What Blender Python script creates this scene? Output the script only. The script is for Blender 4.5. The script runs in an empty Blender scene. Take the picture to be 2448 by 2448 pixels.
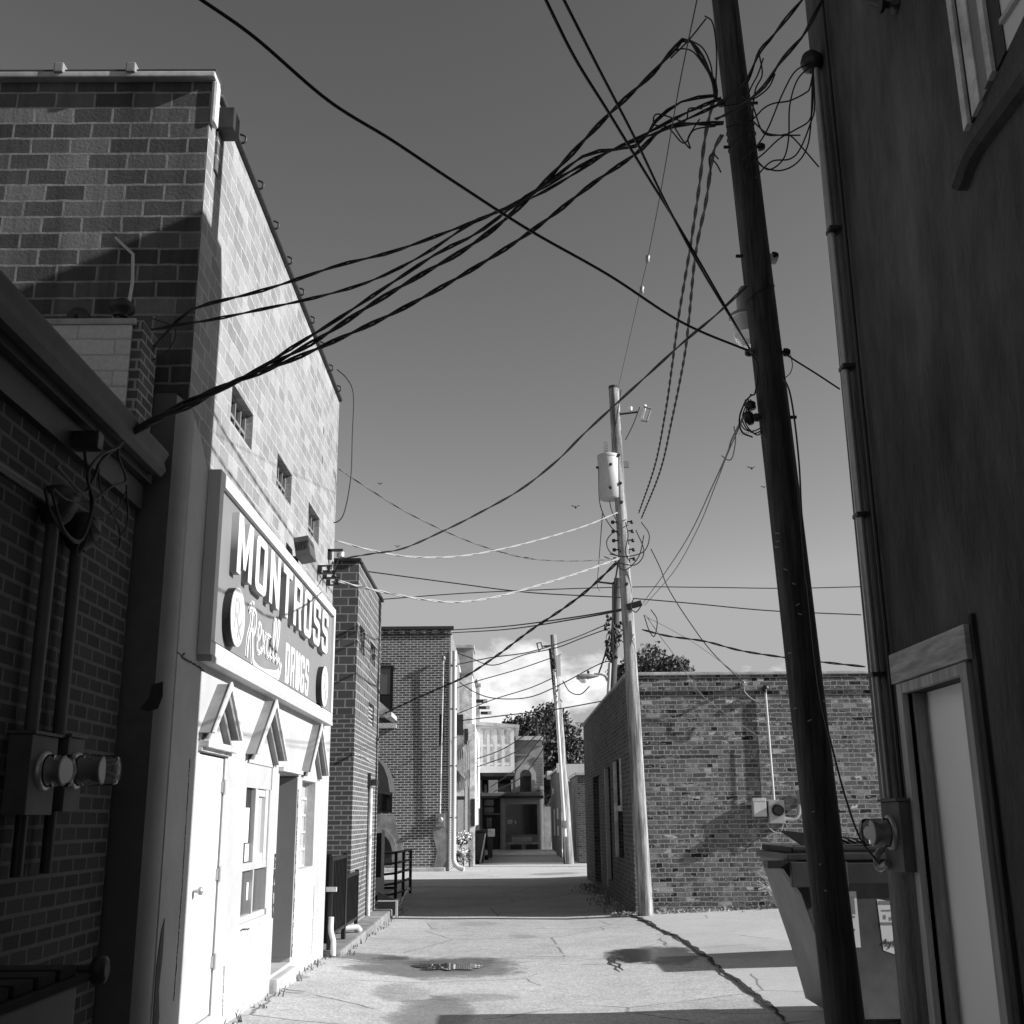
import bpy, bmesh, math, random
from mathutils import Vector, Matrix, noise
random.seed(7)
R=math.radians
S=bpy.context.scene
COL=S.collection

# ------------------------------------------------------------------ camera
F=2650.0; CC=1224.0; EYE=1.6
ya=Vector((1205-CC,-(1955-CC),-F)).normalized()
za=Vector((1134-CC,CC+8500,-F)).normalized(); za=(za-ya*za.dot(ya)).normalized()
xa=ya.cross(za)
ROT=Matrix((xa,ya,za))                      # camera axes -> world
cam_d=bpy.data.cameras.new('camera'); cam=bpy.data.objects.new('camera',cam_d); COL.objects.link(cam)
cam_d.sensor_width=36; cam_d.lens=36*F/2448; cam_d.clip_end=3000; cam_d.clip_start=.05
cam.matrix_world=Matrix.Translation((0,0,EYE))@ROT.to_4x4()
S.camera=cam
S.render.resolution_x=1024; S.render.resolution_y=1024

def ray(px,py): return ROT@Vector((px-CC,-(py-CC),-F))
def PX(px,py,X): d=ray(px,py); return Vector((0,0,EYE))+d*(X/d.x)
def PY(px,py,Y): d=ray(px,py); return Vector((0,0,EYE))+d*(Y/d.y)
def PZ(px,py,Z=0): d=ray(px,py); return Vector((0,0,EYE))+d*((Z-EYE)/d.z)
K=2448/1932.0

# ------------------------------------------------------------------ light
SUN=Vector((1.0,-0.152,0.50)).normalized()   # towards the sun
elev=math.asin(SUN.z); az=math.atan2(SUN.x,SUN.y)
W=bpy.data.worlds.new('World'); S.world=W; W.use_nodes=True
nt=W.node_tree; nt.nodes.clear()
def wn(t,**k):
    n=nt.nodes.new(t)
    for a,b in k.items(): setattr(n,a,b)
    return n
sky=wn('ShaderNodeTexSky'); sky.sky_type='NISHITA'; sky.sun_disc=False
sky.sun_elevation=elev; sky.sun_rotation=az; sky.altitude=200; sky.air_density=1.0; sky.dust_density=.6; sky.ozone_density=1.5
sep=wn('ShaderNodeSeparateColor'); nt.links.new(sky.outputs[0],sep.inputs[0])
def wm(op,a,b=None,c=None,clamp=False):
    n=wn('ShaderNodeMath'); n.operation=op; n.use_clamp=clamp
    for i,v in enumerate((a,b,c)):
        if v is None: continue
        if isinstance(v,(int,float)): n.inputs[i].default_value=v
        else: nt.links.new(v,n.inputs[i])
    return n.outputs[0]
# black-and-white film seen through a red filter: mostly the red channel of the sky
red=wm('ADD',wm('MULTIPLY',sep.outputs[0],.80),wm('MULTIPLY',sep.outputs[2],.06))
red=wm('MINIMUM',wm('MULTIPLY',wm('POWER',red,1.45),1.36),3.8)
tc=wn('ShaderNodeTexCoord'); sx=wn('ShaderNodeSeparateXYZ'); nt.links.new(tc.outputs['Generated'],sx.inputs[0])
# cumulus low over the end of the alley (world direction, not camera)
azd=wm('DIVIDE',sx.outputs[0],wm('MAXIMUM',sx.outputs[1],.05))
eld=wm('DIVIDE',sx.outputs[2],wm('MAXIMUM',sx.outputs[1],.05))
cmb=wn('ShaderNodeCombineXYZ'); nt.links.new(azd,cmb.inputs[0]); nt.links.new(wm('MULTIPLY',eld,1.5),cmb.inputs[1])
nz=wn('ShaderNodeTexNoise'); nz.inputs['Scale'].default_value=13; nz.inputs['Detail'].default_value=9; nz.inputs['Roughness'].default_value=.58; nz.inputs['Distortion'].default_value=.15
nt.links.new(cmb.outputs[0],nz.inputs['Vector'])
def blob(cx,cy,rx,ry,w):
    a=wm('POWER',wm('DIVIDE',wm('SUBTRACT',azd,cx),rx),2); b=wm('POWER',wm('DIVIDE',wm('SUBTRACT',eld,cy),ry),2)
    return wm('MULTIPLY',wm('SUBTRACT',1.0,wm('ADD',a,b),clamp=True),w)
cover=blob(0.01,.108,.14,.06,1.0)
for a in ((.075,.095,.06,.04,.7),(-.105,.150,.035,.02,.8),(-.19,.175,.035,.022,.75),(.17,.118,.05,.018,.6),(.06,.158,.03,.01,.35),(-.3,.09,.2,.05,.8),(.35,.1,.2,.05,.8)): cover=wm('MAXIMUM',cover,blob(*a))
front=wm('GREATER_THAN',sx.outputs[1],.1)
dens=wm('MULTIPLY',wm('SUBTRACT',wm('ADD',nz.outputs[0],wm('MULTIPLY',cover,.34)),.63),6.0,clamp=True)
dens=wm('MULTIPLY',wm('MULTIPLY',dens,front),wm('GREATER_THAN',cover,0.001))
nz2=wn('ShaderNodeTexNoise'); nz2.inputs['Scale'].default_value=22; nz2.inputs['Detail'].default_value=5
nt.links.new(cmb.outputs[0],nz2.inputs['Vector'])
cl=wm('ADD',4.4,wm('MULTIPLY',nz2.outputs[0],8.5))
mixn=wn('ShaderNodeMix'); mixn.data_type='FLOAT'
nt.links.new(dens,mixn.inputs[0]); nt.links.new(red,mixn.inputs[2]); nt.links.new(cl,mixn.inputs[3])
cb=wn('ShaderNodeCombineColor')
for i in range(3): nt.links.new(mixn.outputs[0],cb.inputs[i])
bg=wn('ShaderNodeBackground'); bg.inputs[1].default_value=.075; nt.links.new(cb.outputs[0],bg.inputs[0])
wo=wn('ShaderNodeOutputWorld'); nt.links.new(bg.outputs[0],wo.inputs[0])

sd=bpy.data.lights.new('sun','SUN'); sd.energy=5.0; sd.angle=R(.5); sd.color=(1,1,1)
so=bpy.data.objects.new('sun',sd); COL.objects.link(so); so.location=(30,-5,30)
so.rotation_euler=(-SUN).to_track_quat('-Z','Y').to_euler()
S.view_settings.view_transform='Standard'; S.view_settings.look='None'; S.view_settings.gamma=1
S.view_settings.exposure=.62
S.render.engine='CYCLES'; S.cycles.diffuse_bounces=3

# ------------------------------------------------------------------ materials
MATS={}
def newmat(name):
    m=bpy.data.materials.new(name); m.use_nodes=True; MATS[name]=m
    t=m.node_tree; b=t.nodes['Principled BSDF']
    return m,t,b
def ln(t,a,b): t.links.new(a,b)
def nmath(t,op,a,b=None,clamp=False):
    n=t.nodes.new('ShaderNodeMath'); n.operation=op; n.use_clamp=clamp
    for i,v in enumerate((a,b)):
        if v is None: continue
        if isinstance(v,(int,float)): n.inputs[i].default_value=v
        else: ln(t,v,n.inputs[i])
    return n.outputs[0]
def nnoise(t,vec,scale,detail=4,rough=.55):
    n=t.nodes.new('ShaderNodeTexNoise'); n.inputs['Scale'].default_value=scale; n.inputs['Detail'].default_value=detail; n.inputs['Roughness'].default_value=rough
    if vec is not None: ln(t,vec,n.inputs['Vector'])
    return n.outputs[0]
def ramp(t,fac,stops):
    n=t.nodes.new('ShaderNodeValToRGB'); e=n.color_ramp.elements
    e[0].position=stops[0][0]; e[0].color=(stops[0][1],)*3+(1,); e[1].position=stops[-1][0]; e[1].color=(stops[-1][1],)*3+(1,)
    for p,v in stops[1:-1]:
        q=e.new(p); q.color=(v,v,v,1)
    ln(t,fac,n.inputs[0]); return n.outputs[0]
def pos(t,sc=(1,1,1)):
    g=t.nodes.new('ShaderNodeNewGeometry'); m=t.nodes.new('ShaderNodeMapping'); m.inputs['Scale'].default_value=sc
    ln(t,g.outputs['Position'],m.inputs['Vector']); return m.outputs[0]
def bump(t,b,h,strength,dist):
    n=t.nodes.new('ShaderNodeBump'); n.inputs['Strength'].default_value=strength; n.inputs['Distance'].default_value=dist
    ln(t,h,n.inputs['Height']); ln(t,n.outputs[0],b.inputs['Normal'])
def plain(name,v,rough=.6,var=.15,scale=6,metal=0,bmp=.2,bd=.004,stretch=(1,1,1),spec=.4,stains=0):
    m,t,b=newmat(name); b.inputs['Roughness'].default_value=rough; b.inputs['Metallic'].default_value=metal
    b.inputs['Specular IOR Level'].default_value=spec
    p=pos(t,stretch); n=nnoise(t,p,scale,6,.6)
    c=ramp(t,n,[(.28,v*(1-var)),(.72,min(1,v*(1+var)))])
    if stains:
        n2=nnoise(t,p,scale*.35,5,.7); st=ramp(t,n2,[(.42,1),(.62,1-stains)])
        mx=t.nodes.new('ShaderNodeMix'); mx.data_type='RGBA'; mx.blend_type='MULTIPLY'; mx.inputs[0].default_value=1
        ln(t,c,mx.inputs[6]); ln(t,st,mx.inputs[7]); c=mx.outputs[2]
    ln(t,c,b.inputs['Base Color'])
    if bmp: bump(t,b,nnoise(t,p,scale*5,4,.6),bmp,bd)
    return m
def brick(name,bw,bh,mo,stops,mort,wob=.006,grime=.25,rough=.85,dist=.006,smooth=.1,missing=None,patch=None,off=.5,header=False,streak=0):
    m,t,b=newmat(name); b.inputs['Roughness'].default_value=rough; b.inputs['Specular IOR Level'].default_value=.25
    uv=t.nodes.new('ShaderNodeUVMap').outputs[0]
    nz=t.nodes.new('ShaderNodeTexNoise'); nz.inputs['Scale'].default_value=7; nz.inputs['Detail'].default_value=5; ln(t,uv,nz.inputs['Vector'])
    s=t.nodes.new('ShaderNodeVectorMath'); s.operation='SUBTRACT'; ln(t,nz.outputs[1],s.inputs[0]); s.inputs[1].default_value=(.5,.5,.5)
    q=t.nodes.new('ShaderNodeVectorMath'); q.operation='SCALE'; ln(t,s.outputs[0],q.inputs[0]); q.inputs['Scale'].default_value=wob*4
    a=t.nodes.new('ShaderNodeVectorMath'); a.operation='ADD'; ln(t,uv,a.inputs[0]); ln(t,q.outputs[0],a.inputs[1])
    br=t.nodes.new('ShaderNodeTexBrick'); ln(t,a.outputs[0],br.inputs['Vector'])
    br.inputs['Scale'].default_value=1; br.inputs['Brick Width'].default_value=bw; br.inputs['Row Height'].default_value=bh
    br.inputs['Mortar Size'].default_value=mo; br.inputs['Mortar Smooth'].default_value=smooth; br.offset=off
    br.inputs['Color1'].default_value=(0,0,0,1); br.inputs['Color2'].default_value=(1,1,1,1); br.inputs['Mortar'].default_value=(.5,.5,.5,1); br.inputs['Bias'].default_value=0
    bcol=br.outputs['Color']; bfac=br.outputs['Fac']
    if header:                                   # stretches laid as headers / re-laid bricks
        b2=t.nodes.new('ShaderNodeTexBrick'); ln(t,a.outputs[0],b2.inputs['Vector'])
        for k_ in ('Scale','Row Height','Mortar Size','Mortar Smooth','Color1','Color2','Mortar','Bias'): b2.inputs[k_].default_value=br.inputs[k_].default_value
        b2.inputs['Brick Width'].default_value=bw*.52; b2.offset=.37
        mp=t.nodes.new('ShaderNodeMapping'); mp.inputs['Scale'].default_value=(.9,3.0,1); ln(t,uv,mp.inputs['Vector'])
        hm=ramp(t,nnoise(t,mp.outputs[0],2.3,5,.8),[(.50,0),(.515,1)])
        for (x_,y_,nm_) in ((br.outputs['Color'],b2.outputs['Color'],'c'),(br.outputs['Fac'],b2.outputs['Fac'],'f')):
            mm=t.nodes.new('ShaderNodeMix'); mm.data_type='FLOAT'; ln(t,hm,mm.inputs[0]); ln(t,x_,mm.inputs[2]); ln(t,y_,mm.inputs[3])
            if nm_=='c': bcol=mm.outputs[0]
            else: bfac=mm.outputs[0]
    tone=ramp(t,bcol,stops)
    fine=nnoise(t,uv,38,5,.7); big=nnoise(t,uv,.9,6,.65)
    g1=nmath(t,'ADD',nmath(t,'MULTIPLY',fine,.7),.65)
    g2=ramp(t,big,[(.35,1-grime),(.65,1.0)])
    col=nmath(t,'MULTIPLY',nmath(t,'MULTIPLY',tone,g1),g2)
    mv=nmath(t,'MULTIPLY',nmath(t,'ADD',nmath(t,'MULTIPLY',nnoise(t,uv,16,5,.7),.9),.5),mort)
    if streak:
        mp2=t.nodes.new('ShaderNodeMapping'); mp2.inputs['Scale'].default_value=(2.6,.22,1); ln(t,uv,mp2.inputs['Vector'])
        stf=ramp(t,nnoise(t,mp2.outputs[0],1.6,7,.7),[(.36,1-streak),(.56,1)])
        chip=ramp(t,nnoise(t,uv,13,4,.85),[(.26,1-streak),(.34,1)])
        col=nmath(t,'MULTIPLY',nmath(t,'MULTIPLY',col,stf),chip); mv=nmath(t,'MULTIPLY',mv,stf)
    fac=bfac
    mixn=t.nodes.new('ShaderNodeMix'); mixn.data_type='FLOAT'
    ln(t,fac,mixn.inputs[0]); ln(t,col,mixn.inputs[2]); ln(t,mv,mixn.inputs[3]); out=mixn.outputs[0]
    height=nmath(t,'SUBTRACT',nmath(t,'ADD',1.0,nmath(t,'MULTIPLY',fine,.35)),fac)
    if missing:
        dark=ramp(t,bcol,[(missing,1),(missing+.01,0)])
        dk=nmath(t,'MULTIPLY',dark,nmath(t,'SUBTRACT',1.0,fac))
        height=nmath(t,'SUBTRACT',height,nmath(t,'MULTIPLY',dk,2.2))
    if patch:                                    # areas where mortar is smeared over the bricks
        pf=ramp(t,nnoise(t,uv,patch[0],7,.72),[(patch[1],0),(patch[1]+.06,1)])
        m3=t.nodes.new('ShaderNodeMix'); m3.data_type='FLOAT'; ln(t,nmath(t,'MULTIPLY',pf,patch[2]),m3.inputs[0]); ln(t,out,m3.inputs[2]); ln(t,mv,m3.inputs[3]); out=m3.outputs[0]
    ln(t,out,b.inputs['Base Color']); bump(t,b,height,1.0,dist)
    return m
M=MATS
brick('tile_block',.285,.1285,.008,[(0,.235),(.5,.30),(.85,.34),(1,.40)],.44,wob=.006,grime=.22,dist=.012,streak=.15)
brick('tile_front_shaded',.285,.1285,.009,[(0,.075),(.45,.11),(.8,.16),(1,.23)],.27,wob=.0045,grime=.4,dist=.014,streak=.4)  # store tile again, its colour darkened to carry the front's weak light
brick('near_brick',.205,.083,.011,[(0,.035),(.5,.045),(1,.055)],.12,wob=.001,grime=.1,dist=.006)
brick('dark_block',.235,.128,.010,[(0,.085),(.5,.105),(1,.13)],.33,wob=.001,grime=.12,dist=.006)
brick('dark_brick',.205,.069,.009,[(0,.08),(.5,.10),(1,.125)],.33,wob=.001,grime=.12,dist=.005)
brick('old_brick',.215,.077,.0085,[(0,.01),(.05,.015),(.06,.08),(.4,.12),(.75,.17),(.92,.24),(.97,.50),(1,.65)],.36,wob=.008,grime=.4,dist=.03,missing=.055,patch=(3.4,.56,.6),smooth=.25,header=True)
brick('far_brick',.235,.079,.012,[(0,.07),(.5,.11),(1,.16)],.55,wob=.004,grime=.35,dist=.008,patch=(1.6,.66,.6))
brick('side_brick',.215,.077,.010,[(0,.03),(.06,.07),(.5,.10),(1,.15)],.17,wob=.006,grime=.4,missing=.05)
brick('box_block',.5,.11,.006,[(0,.62),(1,.72)],.5,wob=.006,grime=.15,dist=.003)
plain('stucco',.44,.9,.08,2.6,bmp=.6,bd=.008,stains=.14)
plain('stucco_front_shaded',.17,.9,.12,2.2,bmp=.4,bd=.008,stains=.3)  # same stucco as the side, darkened in colour for the shaded front
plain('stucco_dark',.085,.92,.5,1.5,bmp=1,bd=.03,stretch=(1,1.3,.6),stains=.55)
plain('soot_render',.05,.95,.3,6)
plain('white_paint',.62,.45,.05,4,bmp=.15,bd=.002)
plain('old_white_paint',.62,.7,.25,9,bmp=.4,bd=.004,stains=.35)
plain('grey_paint',.20,.5,.1,5,bmp=.1)
plain('sign_grey',.22,.5,.06,2.5,bmp=.05,stains=.1)
plain('letter_fill',.68,.5,.03,5,bmp=0)
plain('hood_shade_grey',.22,.6,.15,5,stains=.2)  # white hood boards toned down; their side shading is in this grey
plain('left_metal',.085,.6,.2,6,metal=.1)
plain('mid_grey',.42,.6,.1,6)
plain('letter_side',.30,.5,.1,6)
plain('disc_side',.02,.6,.1,6)
plain('faint_mark',.36,.6,.05,8,bmp=0)
plain('door_white',.88,.6,.05,1.2,bmp=.1,stretch=(1,1,.4))
plain('wood_trim',.40,.8,.25,5,bmp=.5,bd=.003,stretch=(6,6,.4),stains=.25)
plain('dark_wood',.065,.85,.75,7,bmp=1,bd=.02,stretch=(5,5,.35),stains=.3)
plain('pale_pole',.46,.85,.45,5,bmp=1,bd=.02,stretch=(5,5,.35),stains=.7)
plain('mid_pole',.09,.85,.3,6,bmp=.6,bd=.01,stretch=(6,6,.3),stains=.4)
plain('galvanised',.45,.42,.12,8,metal=.6,bmp=.1)
plain('grey_metal',.26,.5,.12,7,metal=.25,bmp=.1)
plain('dark_metal',.035,.5,.3,9,metal=.2,bmp=.2)
plain('black_metal',.018,.45,.3,9,bmp=.1)
plain('cable_black',.022,.6,.2,30,bmp=0)
plain('cable_grey',.12,.55,.2,30,bmp=0)
plain('cable_pale',.34,.5,.2,30,bmp=0)
plain('roof_dark',.04,.9,.3,5)
plain('coping',.5,.85,.25,5,bmp=.4,stains=.3)
plain('rubber_lid',.02,.95,.3,6,bmp=.2)
plain('dumpster_paint',.08,.45,.7,1.7,bmp=.15,stretch=(1,1,.8),stains=.6)
plain('rim_paint',.035,.5,.3,6,stains=.3)
plain('header_board',.42,.8,.3,7,bmp=.6,bd=.004,stretch=(1,.6,5),stains=.35)
plain('dumpster_dark',.035,.55,.4,4)
plain('transformer_paint',.52,.45,.06,5,bmp=.05)
plain('porcelain',.8,.25,.03,5,bmp=0)
plain('lamp_glass',.8,.3,.1,3,bmp=0)
plain('leaf_dark',.055,.7,.35,2,bmp=0)
plain('leaf_mid',.085,.7,.35,2,bmp=0)
plain('bark',.06,.9,.3,8,bmp=.8,bd=.02)
plain('weed',.30,.8,.4,9,bmp=0)
plain('weed_dark',.13,.8,.4,9,bmp=0)
plain('dry_weed',.6,.8,.3,9,bmp=0)
plain('petal',.85,.6,.1,9,bmp=0)
plain('crack_fill',.02,.95,.3,30,bmp=.5)
plain('curb_concrete',.75,.9,.08,5)
plain('far_wall',.34,.9,.25,3,stains=.3)
plain('awning_cloth',.05,.8,.15,4)
plain('paper',.62,.8,.05,9,bmp=0)
plain('ink',.05,.8,.05,9,bmp=0)
plain('patched_render',.25,.9,.35,4,bmp=.6,bd=.01,stains=.35)
plain('peeling_wall',.82,.85,.3,6,bmp=.5,bd=.006,stains=.45)
def glassm(name,v,rough):
    m,t,b=newmat(name); b.inputs['Base Color'].default_value=(v,v,v,1); b.inputs['Roughness'].default_value=rough; b.inputs['Specular IOR Level'].default_value=.6
    bump(t,b,nnoise(t,pos(t),1.5,2),.05,.02)
glassm('dark_glass',.012,.06); glassm('grey_glass',.10,.15); glassm('pane_curtain',.42,.3)
m,t,b=newmat('clear_cover'); b.inputs['Base Color'].default_value=(.9,.9,.9,1); b.inputs['Roughness'].default_value=.03; b.inputs['Transmission Weight'].default_value=1; b.inputs['IOR'].default_value=1.2
m,t,b=newmat('puddle_water'); b.inputs['Base Color'].default_value=(.01,.01,.01,1); b.inputs['Roughness'].default_value=.015; b.inputs['Specular IOR Level'].default_value=1; b.inputs['IOR'].default_value=1.6
bump(t,b,nnoise(t,pos(t),9,2),.03,.01)

def ground_material(name,base,agg,stainlist,rough=.9,var=.1):
    m,t,b=newmat(name); b.inputs['Roughness'].default_value=rough; b.inputs['Specular IOR Level'].default_value=.2
    p=pos(t)
    big=nnoise(t,p,.8,7,.65); mid=nnoise(t,p,5,7,.7); fine=nnoise(t,p,120,3,.7)
    c=nmath(t,'MULTIPLY',ramp(t,big,[(.3,base*(1-var*1.6)),(.7,base*(1+var))]),ramp(t,mid,[(.3,1-var),(.7,1+var)]))
    c=nmath(t,'MULTIPLY',c,ramp(t,fine,[(.3,1-agg),(.7,1+agg)]))
    vo=t.nodes.new('ShaderNodeTexVoronoi'); vo.inputs['Scale'].default_value=38; ln(t,p,vo.inputs['Vector'])
    c=nmath(t,'MULTIPLY',c,ramp(t,vo.outputs['Distance'],[(.1,1+agg*.5),(.6,1-agg*.6)]))
    c=nmath(t,'MULTIPLY',c,ramp(t,nnoise(t,p,14,6,.8),[(.36,1-var*1.6),(.5,1),(.66,1+var*.8)]))
    c=nmath(t,'MULTIPLY',c,ramp(t,nnoise(t,pos(t,(1,2.2,1)),2.3,8,.75),[(.30,1-var*3),(.42,1)]))
    wv=t.nodes.new('ShaderNodeMix'); wv.data_type='VECTOR'; wv.inputs[0].default_value=.12; nn_=t.nodes.new('ShaderNodeTexNoise'); nn_.inputs['Scale'].default_value=1.8; nn_.inputs['Detail'].default_value=5; ln(t,p,nn_.inputs['Vector']); ln(t,p,wv.inputs[4]); ln(t,nn_.outputs[1],wv.inputs[5])
    vc=t.nodes.new('ShaderNodeTexVoronoi'); vc.feature='DISTANCE_TO_EDGE'; vc.inputs['Scale'].default_value=.55; ln(t,wv.outputs[1],vc.inputs['Vector'])
    hair=nmath(t,'MAXIMUM',ramp(t,vc.outputs['Distance'],[(.002,.35),(.007,1)]),ramp(t,nnoise(t,p,.7,3,.6),[(.46,0),(.52,1)]))
    c=nmath(t,'MULTIPLY',c,hair)
    vp=t.nodes.new('ShaderNodeTexVoronoi'); vp.inputs['Scale'].default_value=.55; ln(t,wv.outputs[1],vp.inputs['Vector']); sp_=t.nodes.new('ShaderNodeSeparateColor'); ln(t,vp.outputs['Color'],sp_.inputs[0])
    c=nmath(t,'MULTIPLY',c,ramp(t,sp_.outputs[0],[(0,1-var*.9),(1,1+var*.5)]))
    sx=t.nodes.new('ShaderNodeSeparateXYZ'); g=t.nodes.new('ShaderNodeNewGeometry'); ln(t,g.outputs['Position'],sx.inputs[0])
    edge=nmath(t,'ADD',nmath(t,'MULTIPLY',nmath(t,'SUBTRACT',nnoise(t,p,1.3,9,.78),.5),2.6),nmath(t,'MULTIPLY',nmath(t,'SUBTRACT',nnoise(t,p,9,5,.7),.5),1.0))
    rr=b.inputs['Roughness'].default_value; wet=None
    for (x,y,rx,ry,k) in stainlist:
        a=nmath(t,'POWER',nmath(t,'DIVIDE',nmath(t,'SUBTRACT',sx.outputs[0],x),rx),2); q=nmath(t,'POWER',nmath(t,'DIVIDE',nmath(t,'SUBTRACT',sx.outputs[1],y),ry),2)
        d=nmath(t,'ADD',nmath(t,'ADD',a,q),edge)
        f=ramp(t,d,[(.55,k),(.85,.5+.5*k),(1.0,1)])
        c=nmath(t,'MULTIPLY',c,f); wet=f if wet is None else nmath(t,'MULTIPLY',wet,f)
    if wet is not None: ln(t,nmath(t,'MULTIPLY',wet,rough),b.inputs['Roughness'])
    ln(t,c,b.inputs['Base Color'])
    bump(t,b,nmath(t,'ADD',fine,nmath(t,'MULTIPLY',mid,1.2)),.5,.006)
    return m
def st(px,py,wpx,hpx,k):
    c=PZ(px,py); a=PZ(px-wpx,py); d=PZ(px,py-hpx)
    return (c.x,c.y,abs(c.x-a.x),abs(d.y-c.y),k)
ground_material('alley_asphalt',.50,.35,[st(1040,2312,230,26,.42),st(1080,2306,110,16,.6),st(830,2296,170,9,.5),st(1030,2425,110,42,.55),st(960,2375,70,22,.7),st(1130,2385,110,10,.75),
   st(1510,2288,70,18,.28),st(1570,2288,110,22,.22),st(760,2240,70,8,.75),st(1250,2238,40,5,.75),st(1140,2208,60,5,.8),st(1100,2115,130,7,.6),st(700,2358,45,5,.6)])
ground_material('slab_concrete',.48,.12,[st(1760,2290,90,20,.85)],var=.05)
ground_material('far_concrete',.52,.05,[st(1330,2090,70,3,.6)],var=.06)
ground_material('far_asphalt',.30,.10,[],var=.12)
ground_material('dirt',.10,.3,[],var=.3)

# ------------------------------------------------------------------ mesh helpers
class MB:
    def __init__(s): s.v=[]; s.f=[]; s.sm=[]
    def face(s,pts,smooth=False):
        i=len(s.v); s.v+= [Vector(p) for p in pts]; s.f.append(tuple(range(i,i+len(pts)))); s.sm.append(smooth); return s
    def mesh(s,vs,fs,smooth=False):
        i=len(s.v); s.v+=[Vector(p) for p in vs]
        for f in fs: s.f.append(tuple(i+k for k in f)); s.sm.append(smooth)
        return s
    def box(s,x0,x1,y0,y1,z0,z1,rot=None,c=None):
        if x0>x1:x0,x1=x1,x0
        if y0>y1:y0,y1=y1,y0
        if z0>z1:z0,z1=z1,z0
        vs=[Vector(p) for p in [(x0,y0,z0),(x1,y0,z0),(x1,y1,z0),(x0,y1,z0),(x0,y0,z1),(x1,y0,z1),(x1,y1,z1),(x0,y1,z1)]]
        if rot is not None:
            cc=Vector(c) if c is not None else Vector(((x0+x1)/2,(y0+y1)/2,(z0+z1)/2))
            vs=[cc+rot@(v-cc) for v in vs]
        return s.mesh(vs,[(0,3,2,1),(4,5,6,7),(0,1,5,4),(1,2,6,5),(2,3,7,6),(3,0,4,7)])
    def prism(s,poly,d):
        n=len(poly); p=[Vector(q) for q in poly]; d=Vector(d); q=[a+d for a in p]
        fs=[tuple(range(n-1,-1,-1)),tuple(range(n,2*n))]+[(i,(i+1)%n,n+(i+1)%n,n+i) for i in range(n)]
        return s.mesh(p+q,fs)
    def tube(s,pts,r,segs=6,caps=True):
        pts=[Vector(p) for p in pts]; n=len(pts); rs=r if isinstance(r,(list,tuple)) else [r]*n
        vs=[]; t0=(pts[1]-pts[0]).normalized(); u=t0.orthogonal().normalized()
        for i,p in enumerate(pts):
            tt=(pts[min(i+1,n-1)]-pts[max(i-1,0)])
            if tt.length<1e-9: tt=t0
            tt=tt.normalized(); u=(u-tt*u.dot(tt))
            if u.length<1e-6: u=tt.orthogonal()
            u.normalize(); w=tt.cross(u)
            for k in range(segs):
                a=2*math.pi*k/segs; vs.append(p+(u*math.cos(a)+w*math.sin(a))*rs[i])
        fs=[]
        for i in range(n-1):
            for k in range(segs):
                fs.append((i*segs+k,i*segs+(k+1)%segs,(i+1)*segs+(k+1)%segs,(i+1)*segs+k))
        s.mesh(vs,fs,True)
        if caps:
            s.mesh(vs[:segs],[tuple(range(segs-1,-1,-1))]); s.mesh(vs[-segs:],[tuple(range(segs))])
        return s
    def build(s,name,mat,parent=None,bevel=0,merge=False):
        me=bpy.data.meshes.new(name); off=Vector((0,0,0)); q_=parent
        while q_ is not None: off+=q_.location; q_=q_.parent
        bm=bmesh.new()
        vv=[bm.verts.new(v) for v in s.v]
        for f,sm in zip(s.f,s.sm):
            try: fa=bm.faces.new([vv[i] for i in f]); fa.smooth=sm
            except ValueError: pass
        if merge or bevel: bmesh.ops.remove_doubles(bm,verts=bm.verts,dist=.0003)
        if bevel: bmesh.ops.bevel(bm,geom=[e for e in bm.edges if len(e.link_faces)==2 and e.calc_face_angle(0)>.6],offset=bevel,segments=2,affect='EDGES',profile=.7)
        uvl=bm.loops.layers.uv.new('UVMap'); bm.normal_update()
        for fa in bm.faces:
            nn=fa.normal; ax=max(range(3),key=lambda k:abs(nn[k]))
            for l in fa.loops:
                c=l.vert.co
                l[uvl].uv=(c.y,c.z) if ax==0 else ((c.x,c.z) if ax==1 else (c.x,c.y))
        for v in bm.verts: v.co-=off
        bm.to_mesh(me); bm.free()
        o=bpy.data.objects.new(name,me); COL.objects.link(o)
        me.materials.append(M[mat])
        if parent is not None: o.parent=parent
        return o
def catmull(pts,per=8):
    pts=[Vector(p) for p in pts]
    if len(pts)<3: 
        return [pts[0].lerp(pts[1],i/per) for i in range(per+1)]
    out=[]
    P=[pts[0]*2-pts[1]]+pts+[pts[-1]*2-pts[-2]]
    for i in range(1,len(P)-2):
        a,b,c,d=P[i-1:i+3]
        for k in range(per):
            t=k/per; out.append(.5*((2*b)+(c-a)*t+(2*a-5*b+4*c-d)*t*t+(3*b-a-3*c+d)*t**3))
    out.append(pts[-1]); return out
def lathe(mb,origin,axis,prof,segs=20):
    axis=Vector(axis).normalized(); u=axis.orthogonal().normalized(); w=axis.cross(u); o=Vector(origin); vs=[]
    for (r,h) in prof:
        for k in range(segs):
            a=2*math.pi*k/segs; vs.append(o+axis*h+(u*math.cos(a)+w*math.sin(a))*max(r,.0005))
    fs=[]
    for i in range(len(prof)-1):
        for k in range(segs): fs.append((i*segs+k,i*segs+(k+1)%segs,(i+1)*segs+(k+1)%segs,(i+1)*segs+k))
    mb.mesh(vs,fs,True); mb.mesh(vs[:segs],[tuple(range(segs-1,-1,-1))]); mb.mesh(vs[-segs:],[tuple(range(segs))])
    return mb
def tag(o,label,cat,group=None,kind=None):
    if label: o['label']=label
    if cat: o['category']=cat
    if group: o['group']=group
    if kind: o['kind']=kind
    return o
def thing(name,label,cat,loc,group=None):
    o=bpy.data.objects.new(name,None); o.empty_display_size=.2; COL.objects.link(o); o.location=Vector(loc)
    return tag(o,label,cat,group)
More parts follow.
